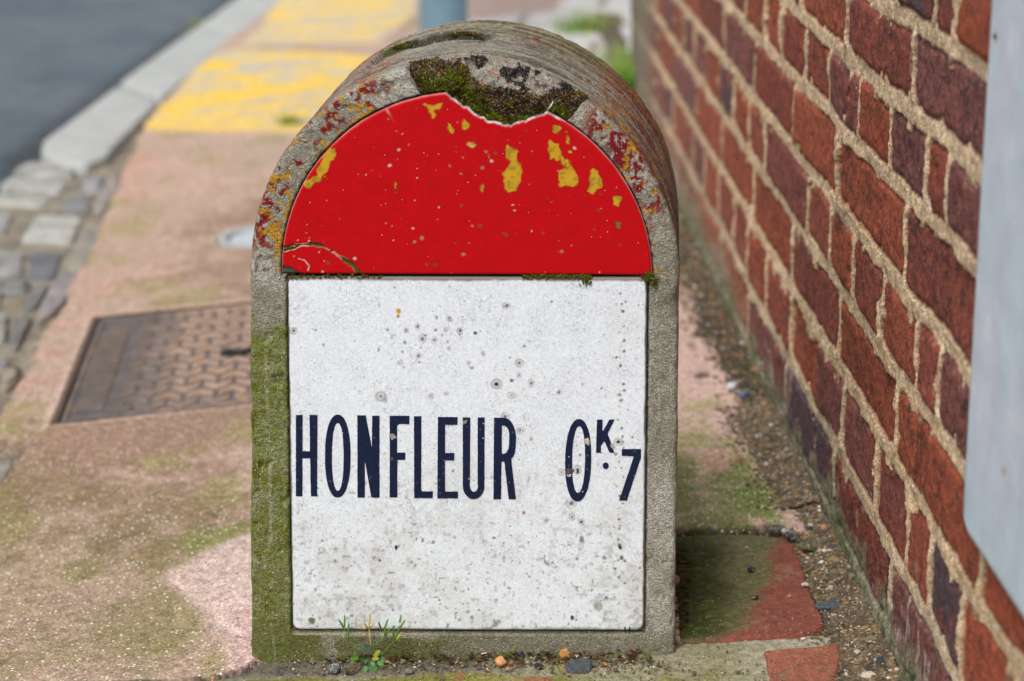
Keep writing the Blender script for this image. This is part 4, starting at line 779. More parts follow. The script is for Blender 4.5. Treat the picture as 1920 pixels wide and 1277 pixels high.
o = mesh('moss', V3, F3, M_moss, ms, {'col': C3}, smooth=False); o['kind'] = 'stuff'; o['label'] = 'moss growing in the cracks across the round top'
o = mesh('moss', V2, F2, M_moss, ms, {'col': C2}, smooth=False); o['kind'] = 'stuff'; o['label'] = 'thin moss in the joint between the two plates'

# ================================================================== pavers by the wall and before the stone
def paver(name, px, label, colfn, top=-.0015, st=.0016, rnd=.003, grp=None, seed=0, thick=.03):
    P = np.array(G(px)); x0, y0 = P.min(0)-.004; x1, y1_ = P.max(0)+.004
    gx, gy = np.meshgrid(np.arange(x0, x1, st), np.arange(y0, y1_, st), indexing='ij')
    d_ = sdf(gx, gy, P)+.0012*fbm(gx, gy, 0, 90, 3, seed)+.0012*fbm(gx, gy, 0, 30, 2, seed+1)
    gz = KS*gx+top-rnd*(1-np.sqrt(np.clip(1-(1-np.clip(d_/rnd, 0, 1))**2, 0, 1)))+.0006*fbm(gx, gy, 0, 60, 4, seed+2)
    gz = np.where(d_ < 0, gz-np.minimum(-d_*8, thick-.01), gz)
    t = thing(name, (P[:, 0].mean(), P[:, 1].mean(), KS*P[:, 0].mean()-thick), label, 'paver', grp)
    mesh('slab', np.stack([gx, gy, gz], -1), quads(*gx.shape, d_ > -.0035), M_tile, t, {'col': colfn(gx, gy, d_)})
    return t
def c_dark(x, y, d_):
    a = fbm(x, y, 0, 22, 4, 131); b = fbm(x, y, 0, 110, 3, 132); c = np.broadcast_to(lin((126, 72, 60)), x.shape+(3,)).copy(); c = mix(c, lin((142, 84, 68)), sst(a, -.1, .5)*.6)
    e0 = sdf(x, y, G([(1240, 990), (1470, 985), (1440, 1060), (1425, 1120), (1390, 1170), (1330, 1195), (1240, 1200)]))
    m = sst(e0+.012*a+.008*b, -.014, .012); c = mix(c, lin((104, 106, 72)), m*.9); c = mix(c, lin((52, 60, 22)), m*(1-sst(x+.03*a+.02*b-.10*(.2-y), .225, .275))*(.75+.25*sst(b, -.4, .2))); c = mix(c, lin((86, 92, 40)), m*sst(a+.8*b, .1, .5)*.5); c = mix(c, lin((120, 116, 84)), m*sst(b, .3, .7)*.5)
    c = mix(c, lin((126, 118, 92)), (1-m)*sst(b+.6*a, .35, .8)*.5); return c
def c_red(x, y, d_):
    a = fbm(x, y, 0, 25, 4, 133); b = fbm(x, y, 0, 120, 3, 134); c = np.broadcast_to(lin((150, 94, 74)), x.shape+(3,)).copy(); c = mix(c, lin((134, 80, 64)), sst(a, -.1, .6)*.7)
    return mix(c, lin((130, 124, 84)), sst(b+.7*a, .35, .8)*.5)
def c_moss(sd):
    def fn(x, y, d_):
        a = fbm(x, y, 0, 25, 4, sd); b = fbm(x, y, 0, 130, 3, sd+1); c = np.broadcast_to(lin((118, 116, 52)), x.shape+(3,)).copy(); c = mix(c, lin((146, 130, 90)), sst(a+.4*b, .0, .5)*.8); c = mix(c, lin((140, 70, 60)), sst(fbm(x, y, 0, 50, 3, sd+2), .25, .45)*.6)
        return mix(c, lin((98, 112, 24)), sst(b-a, .1, .6)*.6)
    return fn
paver('paving_tile', [(1225, 1006), (1310, 1000), (1400, 998), (1482, 1006), (1497, 1040), (1522, 1110), (1546, 1165), (1540, 1173), (1500, 1186), (1350, 1196), (1225, 1200)], 'large red paving tile, dark with moss along the side of the milestone', c_dark, seed=140, grp='red pavers beside the milestone')
paver('paving_tile', [(1432, 1216), (1570, 1203), (1577, 1225), (1560, 1300), (1450, 1300), (1440, 1250)], 'clean orange red paving tile at the foot of the gravel, below the mossy tile', c_red, seed=150, grp='red pavers beside the milestone')
paver('paving_brick', [(400, 1276), (470, 1267), (560, 1263), (636, 1266), (640, 1340), (380, 1345)], 'moss covered paving brick in front of the weed, left of the dark joint', c_moss(160), seed=160, top=-.0035, grp='mossy bricks before the milestone')
paver('paving_brick', [(650, 1268), (760, 1262), (860, 1251), (960, 1258), (1050, 1262), (1100, 1275), (1100, 1345), (655, 1345)], 'mossy purple paving brick with grit on it, in front of the orange pebbles', c_moss(170), seed=170, top=-.0035, grp='mossy bricks before the milestone')
# mortar bed around them
gx, gy = np.meshgrid(np.arange(-.26, .42, .0022), np.arange(-.17, .12, .0022), indexing='ij'); a = fbm(gx, gy, 0, 30, 4, 180); b = fbm(gx, gy, 0, 140, 3, 181)
mc = mix(np.broadcast_to(lin((142, 138, 112)), gx.shape+(3,)), lin((120, 118, 62)), sst(a+.3*b, -.1, .5)*.8); mc = mix(mc, lin((172, 168, 152)), sst(gx, .22, .30)*sst(b, -.4, .5)*.8); mc = mix(mc, lin((92, 86, 76)), (1-sst(gx, -.02, .10))*sst(gy, -.045, -.02)*.85)
mz = KS*gx-.0055+.0012*a+.0008*b; mc_keep = (sdf(gx, gy, G([(380, 1268), (455, 1256), (480, 1238), (480, 1195), (1258, 1190), (1560, 1180), (1590, 1215), (1640, 1400), (380, 1420)])) > 0)
tag(mesh('mortar_bed', np.stack([gx, gy, mz], -1), quads(*gx.shape, mc_keep), M_tile, attrs={'col': mc}), None, None, kind='structure')

# ================================================================== utility covers
cov = thing('utility_cover', (UC0[0]+.25*ux[0], UC0[1]+.25, KS*UC0[0]-.03), 'rusty rectangular cast iron cover with chevron tread in the pavement left of the milestone', 'utility cover')
cu_, cv_ = np.meshgrid(np.arange(.005, UW-.005, .0022), np.arange(.005, UL-.005, .0022), indexing='ij')
stripw = .075; per = .044; wv_ = .034; tri = np.abs(((cu_-stripw)/per) % 1-.5)*2
ph = ((cv_+tri*.020)/wv_) % 1; bar = sst(ph, .12, .24)*(1-sst(ph, .76, .88)); row_ = np.floor((cv_+tri*.020)/wv_); notch = 1-sst(np.abs(((cu_-stripw)/per+.5*(row_ % 2)) % 1-.5), .40, .46); tread = bar*notch
rib = sst(np.sin(cv_*2*math.pi/.017), -.2, .3)*sst(cu_, .018, .022)*(1-sst(cu_, .056, .060))*sst(cv_, .04, .05)*(1-sst(cv_, UL-.09, UL-.08))
hgt = np.where(cu_ < stripw, rib*.0030, tread*.0034); fr = np.minimum(np.minimum(cu_, UW-cu_), np.minimum(cv_, UL-cv_)); hgt = np.where(fr < .013, .0034*sst(fr, .004, .0055), hgt)
_s = np.array(gxy(416, 660))-UC0; _su = (_s[0]*uy[1]-_s[1]*uy[0])/_dt; _sv = (ux[0]*_s[1]-ux[1]*_s[0])/_dt; slotc = sst(cu_-_su, -.004, 0)*sst(_su+.10-cu_, 0, .004)*sst(.020-np.abs(cv_-_sv-.004), 0, .003); slot = sst(cu_-_su, 0, .004)*sst(_su+.10-cu_, 0, .004)*sst(.012-np.abs(cv_-_sv), 0, .004); hgt = hgt*(1-slot)-.022*slot
i1 = fbm(cu_, cv_, 0, 10, 4, 190); i2 = fbm(cu_, cv_, 0, 70, 3, 191)
ic = mix(np.broadcast_to(lin((90, 86, 86)), cu_.shape+(3,)), lin((112, 96, 82)), sst(i2, -.2, .5)); hi = sst(hgt, .0010, .0030)
ic = mix(ic, lin((166, 138, 116)), hi*(.42+.5*sst(i1+.3*i2+.6*sst(cu_, .1, .2)-.2, -.3, .3))*sst(cu_, .06, .14)); ic = mix(ic, lin((112, 96, 84)), hi*(1-sst(cu_, .06, .14))*.6); ic = mix(ic, lin((52, 46, 44)), (1-rib)*(cu_ > .019)*(cu_ < .059)*(cv_ > .045)*(cv_ < UL-.085)*.7); ic = mix(ic, lin((12, 11, 10)), slotc)  # black over the slot and its walls paints in the shade of the hole
cX = UC0[0]+cu_*ux[0]+cv_*uy[0]; cY = UC0[1]+cu_*ux[1]+cv_*uy[1]
mesh('cover_plate', np.stack([cX, cY, KS*cX-.006+hgt], -1), quads(*cu_.shape), M_iron, cov, {'col': ic})
V, fs = [], []
def fbar(u0, u1, v0, v1):
    n = len(V)
    for z_ in (-.035, -.0015):
        for (a, b) in ((u0, v0), (u1, v0), (u1, v1), (u0, v1)):
            x = UC0[0]+a*ux[0]+b*uy[0]; y = UC0[1]+a*ux[1]+b*uy[1]; V.append((x, y, KS*x+z_))
    fs.extend([tuple(n+i for i in q) for q in ((4, 5, 6, 7), (0, 1, 5, 4), (1, 2, 6, 5), (2, 3, 7, 6), (3, 0, 4, 7))])
fbar(-.004, .002, -.004, UL+.004); fbar(UW-.002, UW+.004, -.004, UL+.004); fbar(.0025, UW-.0025, -.004, .002); fbar(.0025, UW-.0025, UL-.002, UL+.004)
mesh('frame', V, fs, M_iron, cov, {'col': np.tile(lin((78, 62, 54)), (len(V), 1))}, smooth=False)

rc_ = thing('stopcock_cover', (RC[0], RC[1], KS*RC[0]-.03), 'small round pale grey metal valve cover just behind the left edge of the milestone', 'valve cover')
def lathe(prof, c, n=64):
    V = [(c[0]+r*math.cos(2*math.pi*i/n), c[1]+r*math.sin(2*math.pi*i/n), c[2]+KS*r*math.cos(2*math.pi*i/n)+z) for r, z in prof for i in range(n)]
    return V, [(k*n+i, k*n+(i+1) % n, (k+1)*n+(i+1) % n, (k+1)*n+i) for k in range(len(prof)-1) for i in range(n)]
zc0 = KS*RC[0]
V, fs = lathe([(Rr*.80, -.03), (Rr*.80, -.004), (Rr*.82, .001), (Rr*.97, .0012), (Rr*.995, -.002), (Rr, -.03)], (RC[0], RC[1], zc0)); mesh('ring', V, fs, M_iron, rc_, {'col': np.tile(lin((168, 172, 172)), (len(V), 1))})
V, fs = lathe([(Rr*.74, -.03), (Rr*.74, -.007), (Rr*.70, -.003), (Rr*.5, -.003), (Rr*.47, -.0045), (Rr*.2, -.0045), (Rr*.18, -.002), (.0005, -.002)], (RC[0], RC[1], zc0)); mesh('lid', V, fs, M_iron, rc_, {'col': np.tile(lin((180, 188, 196)), (len(V), 1))})

# ================================================================== gravel, pebbles and chips
def ico():
    t = (1+5**.5)/2; v = np.array([(-1, t, 0), (1, t, 0), (-1, -t, 0), (1, -t, 0), (0, -1, t), (0, 1, t), (0, -1, -t), (0, 1, -t), (t, 0, -1), (t, 0, 1), (-t, 0, -1), (-t, 0, 1)], float); v /= np.linalg.norm(v[0])
    fcs = np.array([(0, 11, 5), (0, 5, 1), (0, 1, 7), (0, 7, 10), (0, 10, 11), (1, 5, 9), (5, 11, 4), (11, 10, 2), (10, 7, 6), (7, 1, 8), (3, 9, 4), (3, 4, 2), (3, 2, 6), (3, 6, 8), (3, 8, 9), (4, 9, 5), (2, 4, 11), (6, 2, 10), (8, 6, 7), (9, 8, 1)]); return v, fcs
IV, IF = ico()
def stones(P, Rad, Cc, seed, flat=.6):
    rs = np.random.RandomState(seed); n = len(P); q = rs.randn(n, 3, 3); Q, _ = np.linalg.qr(q)
    sc = np.stack([1+.35*rs.randn(n)*.6, np.ones(n), .75+.3*rs.rand(n)], 1); v = IV[None]*(1+.22*rs.randn(n, 12, 1)*.6)
    v = v*sc[:, None, :]; v = np.einsum('nij,nkj->nki', Q, v); v[:, :, 2] *= flat; V = P[:, None, :]+v*Rad[:, None, None]
    Fq = (np.arange(n)[:, None, None]*12+IF[None]).reshape(-1, 3); return V.reshape(-1, 3), Fq, np.repeat(Cc, 12, 0)
pal = lin(np.array([(128, 112, 88), (96, 84, 66), (164, 132, 92), (190, 180, 160), (76, 74, 70), (110, 98, 80), (60, 64, 70), (208, 202, 190), (172, 116, 66), (90, 76, 56), (74, 80, 48)])); pw = np.array([.24, .20, .08, .035, .10, .18, .025, .02, .03, .10, .03]); pw /= pw.sum()
gl_px = [(1188, 60), (1205, 160), (1215, 260), (1245, 420), (1268, 560), (1290, 610), (1330, 665), (1365, 720), (1385, 780), (1405, 850), (1440, 900), (1468, 965), (1487, 1000), (1500, 1050), (1525, 1105), (1550, 1165), (1575, 1210), (1565, 1300), (1560, 1420)]
gl = np.array(G(gl_px)); gl = gl[np.argsort(gl[:, 1])]
rs = np.random.RandomState(21); NG = 30000; yy_ = np.where(rs.rand(NG) < .72, -.16+rs.rand(NG)*.85, -.1+rs.rand(NG)**1.2*3.6)
xl = np.interp(yy_, gl[:, 1], gl[:, 0]); xw = WB[0]+(yy_-WB[1])/WD[1]*WD[0]; t = rs.rand(NG)**.8; xx = xl-.006+.012*rs.randn(NG)*(t < .12)+(xw-xl+.004)*t
heap = .009*sst(t, .1, .95)+.002*rs.rand(NG); szs = (.0008+.0015*rs.rand(NG)+(rs.rand(NG) < .05)*.0016+(rs.rand(NG) < .006)*.0035)*(1+.45*sst(yy_, .5, 1.5))
Pg = np.stack([xx, yy_, KS*xx-.0055*(yy_ < .34)+heap], 1); V, Fq, Cg = stones(Pg, szs, pal[rs.choice(len(pal), NG, p=pw)]*(.62+.5*rs.rand(NG, 1)), 22)
tag(mesh('gravel', V, Fq, M_grav, attrs={'col': Cg}, smooth=False), 'loose brown and grey grit banked along the foot of the brick wall', 'gravel', kind='stuff')
# bank of soil under the grit
bv, bt_ = np.meshgrid(np.arange(-.3, 4.2, .004), np.linspace(0, 1, 34), indexing='ij'); bxl = np.interp(bv, gl[:, 1], gl[:, 0])-.004; bxw = WB[0]+(bv-WB[1])/WD[1]*WD[0]+.01; bxx = bxl+(bxw-bxl)*bt_; bn = fbm(bxx, bv, 0, 40, 4, 200)
bz = KS*bxx-.0065*(bv < .34)-.0035*(bt_ < .03)+.010*sst(bt_, .05, .95)+.0015*bn-.0015; bcl = mix(np.broadcast_to(lin((74, 64, 50)), bxx.shape+(3,)), lin((70, 66, 44)), sst(bn, -.1, .5)); bcl = mix(bcl, lin((92, 98, 46)), sst(bt_, .6, 1)*sst(fbm(bxx, bv, 0, 14, 3, 201), -.3, .3)*.8)
bcl = mix(bcl, lin((108, 96, 76)), sst(bv, .7, 1.6)*sst(bn+.2, -.4, .3)*.7)
tag(mesh('soil', np.stack([bxx, bv, bz], -1), quads(*bxx.shape), M_tile, attrs={'col': bcl}), None, None, kind='structure')
# crumbs on tiles, on the strip before the stone, along its right side
NP = 1500; rs = np.random.RandomState(23); a = rs.rand(NP); q = [gnd(520+rs.rand()*740, 1238+rs.randn()*9-.045*0) if a[i] < .55 else (gnd(1265+rs.rand()*330, 1010+rs.rand()*260) if a[i] < .72 else (gnd(1262+rs.rand()**2*34, 1015+rs.rand()*185) if a[i] < .86 else gnd(480+rs.rand()*1000, 1248+rs.rand()*30))) for i in range(NP)]
q = np.array(q); szs = .0006+.0009*rs.rand(NP)+(rs.rand(NP) < .05)*.0016; q[:, 2] += szs*.3-.0035; V, Fq, Cg = stones(q, szs, pal[rs.choice(len(pal), NP, p=pw)], 24)
tag(mesh('grit', V, Fq, M_grav, attrs={'col': Cg}, smooth=False), 'fine crumbs of grit and soil scattered round the foot of the milestone', 'grit', kind='stuff')
# leaf litter along the foot; dark pieces at right added as contact shade
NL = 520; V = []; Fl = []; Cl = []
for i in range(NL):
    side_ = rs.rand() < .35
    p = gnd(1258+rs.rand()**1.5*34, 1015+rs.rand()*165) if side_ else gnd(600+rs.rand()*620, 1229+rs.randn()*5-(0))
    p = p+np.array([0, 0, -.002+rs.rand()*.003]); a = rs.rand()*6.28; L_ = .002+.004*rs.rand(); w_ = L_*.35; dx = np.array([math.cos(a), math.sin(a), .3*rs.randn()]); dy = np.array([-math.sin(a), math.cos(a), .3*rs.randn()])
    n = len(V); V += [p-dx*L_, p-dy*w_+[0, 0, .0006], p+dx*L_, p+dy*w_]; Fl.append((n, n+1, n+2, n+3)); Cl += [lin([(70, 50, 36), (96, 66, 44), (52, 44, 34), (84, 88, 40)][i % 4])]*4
tag(mesh('leaf_litter_shade', V, Fl, M_moss, attrs={'col': Cl}, smooth=False), 'tiny brown dead leaf fragments along the foot of the milestone, added at its right side as contact shade', 'leaf litter', kind='stuff')

def pebble(name, px, py, rx, ry, rz, colr, label, cat, seed=0, band=None, rot=0., lift=.5, grp=None, ang=0.):
    bm_n = 3; me_v, me_f = IV.copy(), IF.copy()
    for _ in range(bm_n):                                     # subdivide the icosahedron
        d_ = {}; vs = me_v.tolist(); nf = []
        def mid(i, j):
            k = (min(i, j), max(i, j))
            if k not in d_: m = (np.array(vs[i])+np.array(vs[j])); vs.append((m/np.linalg.norm(m)).tolist()); d_[k] = len(vs)-1
            return d_[k]
        for (i, j, k) in me_f: a, b, c = mid(i, j), mid(j, k), mid(k, i); nf += [(i, a, c), (j, b, a), (k, c, b), (a, b, c)]
        me_v = np.array(vs); me_f = np.array(nf)
    v = me_v; rs = np.random.RandomState(seed+1)
    for _ in range(9):                                        # facets
        n_ = rs.randn(3); n_ /= np.linalg.norm(n_); h_ = .62+.25*rs.rand(); d_ = v@n_; v = v-np.outer(np.clip(d_-h_, 0, 1)*.85, n_)
    v = v*(1+.09*fbm(v[:, 0], v[:, 1], v[:, 2], 2.2, 3, seed))[:, None]
    c_, s_ = math.cos(ang), math.sin(ang); v = v*np.array([rx, ry, rz]); v = v@np.array([[c_, 0, s_], [0, 1, 0], [-s_, 0, c_]]).T
    c_, s_ = math.cos(rot), math.sin(rot); v = v@np.array([[c_, -s_, 0], [s_, c_, 0], [0, 0, 1]]).T
    P = gnd(px, py+ry*0); P[2] += -v[:, 2].min()*.9-.0045*(P[1] < 0.06)
    nn_ = fbm(v[:, 0], v[:, 1], v[:, 2], 220, 3, seed+5); c = np.broadcast_to(lin(colr), v.shape).copy()
    if band is not None: c = mix(c, lin(band), sst(np.sin(v[:, 2]*2600+nn_*2.2+v[:, 0]*500), .3, .8)*.7)
    c = c*(1+.55*nn_)[:, None]; c = mix(c, lin((235, 215, 185)), sst(fbm(v[:, 0], v[:, 1], v[:, 2], 500, 2, seed+9), .2, .5)*.35)
    o = mesh(name, v, me_f, M_grav, attrs={'col': c}); o.location = P; return tag(o, label, cat, grp)
pebble('pebble', 628, 1253, .0058, .0056, .0054, (70, 78, 82), 'round dark grey pebble with pale stripes, left of the weed', 'pebble', 1, band=(140, 150, 150))
pebble('pebble', 652, 1256, .0028, .0022, .0024, (40, 42, 46), 'tiny black pebble beside the striped grey one, under the weed', 'pebble', 2)
pebble('pebble', 939, 1240, .0062, .0055, .0048, (186, 132, 84), 'rounded orange pebble before the middle of the white plate', 'pebble', 3, rot=.4)
pebble('pebble', 1060, 1228, .0056, .0042, .0058, (176, 122, 70), 'upright triangular orange pebble leaning behind the slate flake', 'pebble', 14, ang=.35)
pebble('pebble', 1053, 1222, .0030, .0026, .0028, (214, 176, 130), 'little pale orange pebble touching the triangular one', 'pebble', 6)
pebble('pebble', 1080, 1226, .0034, .0028, .0026, (206, 200, 192), 'white pebble between the orange stone and the slate flake', 'pebble', 7)
pebble('pebble', 768, 1254, .0045, .0034, .0025, (120, 104, 104), 'flat mauve pebble right of the weed', 'pebble', 8)
pebble('pebble', 1338, 996, .0050, .0042, .0038, (124, 128, 132), 'grey pebble sitting in the dark crack behind the mossy tile', 'pebble', 9)
pebble('pebble', 1456, 1000, .0110, .0060, .0052, (96, 92, 88), 'long grey stone at the far corner of the mossy tile', 'pebble', 10, rot=.1)
pebble('pebble', 1483, 1013, .0060, .0052, .0046, (52, 60, 72), 'blue black stone beside the long grey stone', 'pebble', 11)
pebble('pebble', 1472, 1001, .0050, .0045, .0038, (176, 178, 172), 'pale stone between the long grey stone and the blue black one', 'pebble', 12)
pebble('pebble', 1516, 1032, .0100, .0085, .0060, (82, 84, 58), 'greenish stone lying in the grit by the mossy tile', 'pebble', 13)
pebble('pebble', 1266, 1095, .0050, .0050, .0050, (178, 130, 110), 'pinkish pebble against the right side of the milestone', 'pebble', 15)
pebble('pebble', 1409, 1071, .0045, .0038, .0024, (34, 44, 56), 'small blue black pebble lying on the moss of the tile', 'pebble', 16)
pebble('pebble', 1416, 1122, .0036, .0030, .0024, (48, 44, 40), 'black crumb of stone on the edge between moss and red tile', 'pebble', 17)
pebble('pebble', 1509, 1100, .0036, .0032, .0026, (214, 196, 178), 'white pebble on the red part of the mossy tile', 'pebble', 18)
pebble('pebble', 1394, 748, .0085, .0070, .0060, (70, 90, 120), 'blurred blue stone in the grit farther along the wall', 'pebble', 19)
pebble('pebble', 1372, 732, .0065, .0060, .0060, (206, 212, 222), 'blurred white stone beside the blue one in the grit', 'pebble', 20)
pebble('pebble', 1432, 764, .0105, .0070, .0045, (200, 196, 206), 'blurred pale mauve stone in the grit near the wall', 'pebble', 21, rot=.6)
def flake(px, py, rx, ry, h_, colr, label, seed, rot=0., tilt=.15):
    rs = np.random.RandomState(seed); n = 26; ang = np.linspace(0, 2*math.pi, n, endpoint=False); rad = 1+.16*np.cos(2*ang+rs.rand()*6)+.12*np.cos(3*ang+rs.rand()*6)+.05*rs.randn(n); V = []; c_, s_ = math.cos(rot), math.sin(rot); C_ = []
    layers = [(1.0, -h_*.5, 1.), (1.02, -h_*.1, 1.1), (.93, 0, .9), (.90, h_*.10, 1.25), (.80, h_*.32, .8), (.76, h_*.42, 1.1), (.5, h_*.46, 1.), (.2, h_*.5, .95)]
    for s, z, b in layers:
        off = (s < .85)*.08
        for k in range(n):
            r = rad[k]*s+.02*rs.randn()*(s < .95); x = (math.cos(ang[k])*r+off)*rx; y = (math.sin(ang[k])*r+off*.4)*ry; V.append((c_*x-s_*y, s_*x+c_*y, z+tilt*(y*1.0)+.00025*rs.randn())); C_.append(np.clip(lin(colr)*b*(1+.22*rs.randn()), 0, 1))
    m = len(layers); fs = [(k*n+i, k*n+(i+1) % n, (k+1)*n+(i+1) % n, (k+1)*n+i) for k in range(m-1) for i in range(n)]+[tuple(range((m-1)*n, m*n))]
    P = gnd(px, py); P[2] += .0015-.0045*(P[1] < .06); o = mesh('slate_flake', V, fs, M_grav, attrs={'col': C_}, smooth=False); o.location = P; return tag(o, label, 'slate flake')
flake(1087, 1249, .0140, .0100, .0045, (70, 74, 76), 'large dark slate flake lying before the right half of the milestone', 3, rot=.08, tilt=.6)
flake(975, 1223, .0050, .0060, .0022, (44, 50, 60), 'small dark slate flake between the two orange pebbles', 4, tilt=.3)
flake(1010, 1243, .0042, .0038, .002, (40, 46, 54), 'tiny slate flake left of the large one', 5)
flake(1555, 1136, .0125, .0060, .0040, (78, 84, 88), 'long slate flake overhanging the corner of the mossy tile', 6, rot=.05)
flake(1597, 1168, .0078, .0088, .0038, (62, 78, 84), 'slate flake lying in the grit nearest the wall', 7, tilt=.3)
def tube(pts, r, n=7, r2=None):
    pts = [np.array(p, float) for p in pts]; V = []; m = len(pts); r2 = r if r2 is None else r2
    for i, p in enumerate(pts):
        d_ = pts[min(i+1, m-1)]-pts[max(i-1, 0)]; d_ /= np.linalg.norm(d_)+1e-12; a = np.cross(d_, [.3, 1, .2]); a /= np.linalg.norm(a); b = np.cross(d_, a); rr2 = r+(r2-r)*i/(m-1)
        for k in range(n): t = 2*math.pi*k/n; V.append(p+rr2*(a*math.cos(t)+b*math.sin(t)))
    fs = [(i*n+k, i*n+(k+1) % n, (i+1)*n+(k+1) % n, (i+1)*n+k) for i in range(m-1) for k in range(n)]+[tuple(range(n))[::-1], tuple(range((m-1)*n, m*n))]; return V, fs
def twig(a, b, r, colr, label, sag=.001):
    A_ = gnd(*a); B_ = gnd(*b); A_[2] += r-.003; B_[2] += r-.001; pts = [A_+(B_-A_)*t+np.array([0, 0, .0012*math.sin(t*3.1)+.0004*math.sin(t*17)]) for t in np.linspace(0, 1, 9)]
    V, fs = tube(pts, r, 7, r*.6); tag(mesh('twig', V, fs, M_moss, attrs={'col': np.tile(lin(colr), (len(V), 1))}), label, 'twig')
twig((656, 1259), (680, 1244), .0013, (120, 80, 58), 'reddish brown twig poking out under the weed'); twig((893, 1229), (919, 1222), .0008, (220, 218, 206), 'white straw lying left of the orange pebble'); twig((945, 1249), (984, 1240), .0010, (104, 72, 46), 'thin brown twig in front of the small slate flake')
twig((1178, 1213), (1192, 1223), .0018, (130, 96, 74), 'short brown twig by the right corner of the milestone foot'); twig((1505, 1072), (1525, 1066), .0011, (120, 96, 66), 'thin dry stick at the edge of the grit'); twig((1596, 1225), (1650, 1222), .0006, (190, 178, 150), 'pale straw lying on the grit near the wall')
V, fs = tube([face(1026, 207, -.001), face(1032, 200, -.004), face(1037, 191, -.005)], .0009, 7, .0006); tag(mesh('straw', V, fs, M_moss, attrs={'col': np.tile(lin((206, 196, 180)), (len(V), 1))}), 'bit of pale straw standing in the moss on top of the milestone', 'straw')

# ================================================================== weed at the foot of the stone
wb = gnd(693, 1248); weed = thing('weed', (wb[0], -.012, wb[2]-.004), 'small green weed with thin seed pods growing at the foot of the milestone', 'weed')
def fp(x, y, Y=-.012): return face(x, y, Y)
GR, YG, PG = (88, 136, 36), (158, 168, 48), (198, 176, 104)
def stem(pts, r, c): V, fs = tube([fp(*p) for p in pts], r, 6, r*.8); mesh('stem', V, fs, M_leaf, weed, {'col': np.tile(lin(c), (len(V), 1))})
def pod(a, b, c, r=.00085): 
    A_ = fp(a[0], a[1], -.012-random.random()*.006); B_ = fp(b[0], b[1], -.012-random.random()*.008); pts = [A_+(B_-A_)*t for t in np.linspace(0, 1, 7)]; V, fs = tube(pts, r, 7, r*.9); V = [v if 7 <= i < 42 else (pts[0] if i < 7 else pts[-1])*.6+v*.4 for i, v in enumerate(V)]
    mesh('seed_pod', V, fs, M_leaf, weed, {'col': np.tile(lin(c), (len(V), 1))})
stem([(680, 1232), (672, 1218), (660, 1204), (652, 1198)], .0007, GR); stem([(696, 1222), (694, 1200), (692, 1180)], .0006, PG); stem([(694, 1219), (706, 1206), (718, 1198), (722, 1188)], .0007, GR); stem([(702, 1234), (722, 1220), (738, 1204), (746, 1186), (750, 1172)], .0007, GR)
stem([(652, 1198), (648, 1184), (645, 1176)], .0005, GR)
for a, b, c in [((645, 1178), (635, 1161), GR), ((646, 1176), (646, 1153), GR), ((653, 1199), (654, 1166), GR), ((652, 1196), (653, 1184), YG), ((684, 1181), (672, 1168), PG), ((690, 1180), (682, 1166), PG), ((692, 1178), (694, 1150), PG), ((694, 1178), (703, 1167), PG), ((715, 1184), (710, 1165), GR), ((720, 1180), (728, 1160), GR), ((722, 1194), (731, 1178), GR), ((721, 1192), (722, 1180), GR),
                ((738, 1197), (738, 1172), GR), ((744, 1198), (755, 1185), YG), ((749, 1168), (752, 1153), GR), ((749, 1180), (760, 1162), GR), ((743, 1201), (752, 1190), YG)]: pod(a, b, c, .00095)
def leaf(px, py, L_, W_, ang, c, Y):
    P = fp(px, py, Y); d_ = np.array([math.cos(ang), -.35, math.sin(ang)]); d_ /= np.linalg.norm(d_); s_ = np.cross(d_, [0, -1, .35]); s_ /= np.linalg.norm(s_); n_ = np.cross(s_, d_); V = []; m = 8
    for i in range(m+1):
        t = i/m; w_ = W_*math.sin(math.pi*min(.08+t*.9, 1))**.8
        for q in (-1, 0, 1): V.append(P+d_*L_*t+s_*w_*q*.5+n_*(.12*W_*abs(q)-.25*L_*t*t*.5))
    fs = [(i*3+k, i*3+k+1, i*3+k+4, i*3+k+3) for i in range(m) for k in (0, 1)]
    mesh('leaf', V, fs, M_leaf, weed, {'col': np.tile(lin(c)*(.85+.3*random.random()), (len(V), 1))})
for (px, py, L_, W_, a, c) in [(690, 1222, .011, .010, 1.7, (84, 112, 88)), (672, 1235, .007, .006, 2.6, GR), (665, 1240, .006, .005, 3.0, (80, 120, 60)), (676, 1245, .007, .0055, -2.2, (80, 128, 72)), (686, 1248, .008, .006, -1.7, (96, 140, 84)), (694, 1246, .008, .006, -1.4, (84, 130, 70)), (702, 1248, .007, .006, -1.2, (76, 120, 62)),
                               (708, 1240, .008, .006, -.4, (84, 126, 64)), (700, 1228, .009, .005, .3, (140, 148, 50)), (704, 1224, .008, .0045, .6, (166, 170, 60)), (698, 1234, .009, .005, .1, (150, 152, 54)), (712, 1244, .006, .005, -.9, GR), (680, 1238, .006, .005, 1.9, (70, 108, 52)), (686, 1240, .006, .005, 2.4, (74, 116, 60)),
                               (690, 1236, .006, .005, -2.6, (66, 104, 50)), (696, 1240, .007, .0055, -.8, (90, 138, 76)), (714, 1236, .006, .007, .2, (70, 110, 74)), (668, 1226, .005, .004, 2.2, (120, 140, 50)), (664, 1234, .005, .004, -2.8, (90, 130, 60)), (703, 1252, .006, .005, -1.6, (80, 122, 66))]:
    leaf(px, py, L_*.8, W_*.8, a, c, -.013-random.random()*.010)

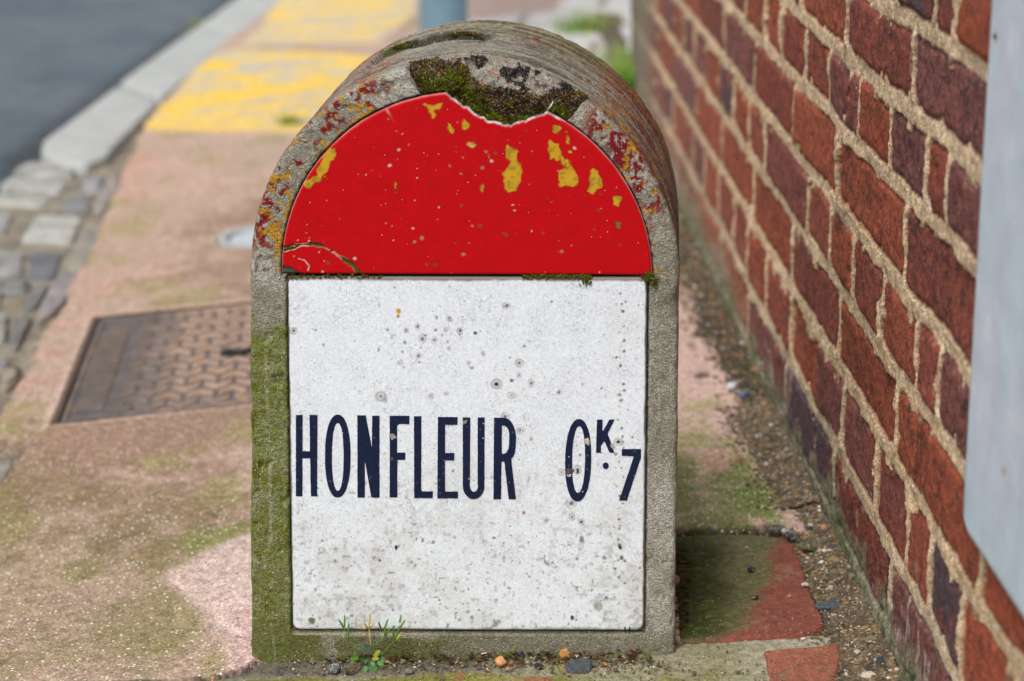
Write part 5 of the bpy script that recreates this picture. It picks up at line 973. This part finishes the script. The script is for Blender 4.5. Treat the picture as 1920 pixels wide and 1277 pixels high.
# ================================================================== far weeds and the post
def tuft(px, py, h_, spread, n, cols_, label, seed):
    P = gnd(px, py); rs = np.random.RandomState(seed); V = []; fs = []; C_ = []
    for i in range(n):
        a = rs.rand()*6.28; b = P+np.array([rs.randn()*spread, rs.randn()*spread, 0]); b[2] = KS*b[0]-.004-(.04 if P[0] < -1.05 else 0); lean = (.2+.7*rs.rand()); L_ = h_*(.5+.7*rs.rand()); w_ = .0018+.0022*rs.rand(); dx = np.array([math.cos(a), math.sin(a), 0]); sx = np.array([-dx[1], dx[0], 0]); n0 = len(V)
        for k in range(5): t = k/4.; p = b+dx*L_*lean*t*t+np.array([0, 0, L_*(t-.3*lean*t*t)]); ww = w_*(1-t*.9); V += [p-sx*ww, p+sx*ww]
        fs += [(n0+2*k, n0+2*k+1, n0+2*k+3, n0+2*k+2) for k in range(4)]; C_ += [lin(cols_[rs.randint(len(cols_))])]*10
    o = mesh('grass_tuft', V, fs, M_leaf, attrs={'col': C_}); me = o.data; 
    V = np.array(V)-P; me.vertices.foreach_set('co', V.ravel()); o.location = P; tag(o, label, 'weed', 'weeds in the paving joints')
LG = [(112, 150, 48), (140, 172, 70), (96, 132, 40), (160, 170, 90)]
tuft(378, 36, .05, .035, 90, LG, 'blurred green tuft growing in the road edge by the kerb', 1); tuft(545, 232, .035, .013, 70, LG, 'small green tuft at the front edge of the yellow marking', 2); tuft(1092, 58, .07, .035, 140, LG, 'small tuft in the pale paving behind the milestone', 3)
tuft(1160, 160, .10, .045, 200, [(150, 160, 80), (120, 140, 60), (170, 170, 100)], 'yellowish tuft in the paving near the foot of the wall', 4); tuft(1190, 215, .14, .035, 330, [(96, 148, 36), (120, 170, 50), (84, 128, 34)], 'bright green tuft rooted against the foot of the wall', 5); tuft(1178, 120, .06, .03, 70, LG, 'pale green tuft farthest along the foot of the wall', 6)

pbase = gnd(832, 95); post = thing('sign_post', pbase, 'blue grey painted round metal post standing behind the milestone', 'post')
prad = abs(gnd(873, 60)[0]-gnd(787, 60)[0])/2*.955
def ring_post(name, prof, c, mat):
    n = 40; V = [(c[0]+r*math.cos(2*math.pi*i/n), c[1]+r*math.sin(2*math.pi*i/n), c[2]+z) for r, z in prof for i in range(n)]; fs = [(k*n+i, k*n+(i+1) % n, (k+1)*n+(i+1) % n, (k+1)*n+i) for k in range(len(prof)-1) for i in range(n)]
    return mesh(name, V, fs, mat, post)
ring_post('pole', [(prad, -.02), (prad, 2.6), (prad, 2.61)], pbase, M_post); ring_post('cap', [(prad*1.04, 2.585), (prad*1.05, 2.612), (prad*.8, 2.63), (.0005, 2.64)], pbase, M_post); ring_post('collar', [(prad*1.5, -.01), (prad*1.5, .012), (prad*1.12, .03), (prad*1.01, .031)], pbase, M_post)
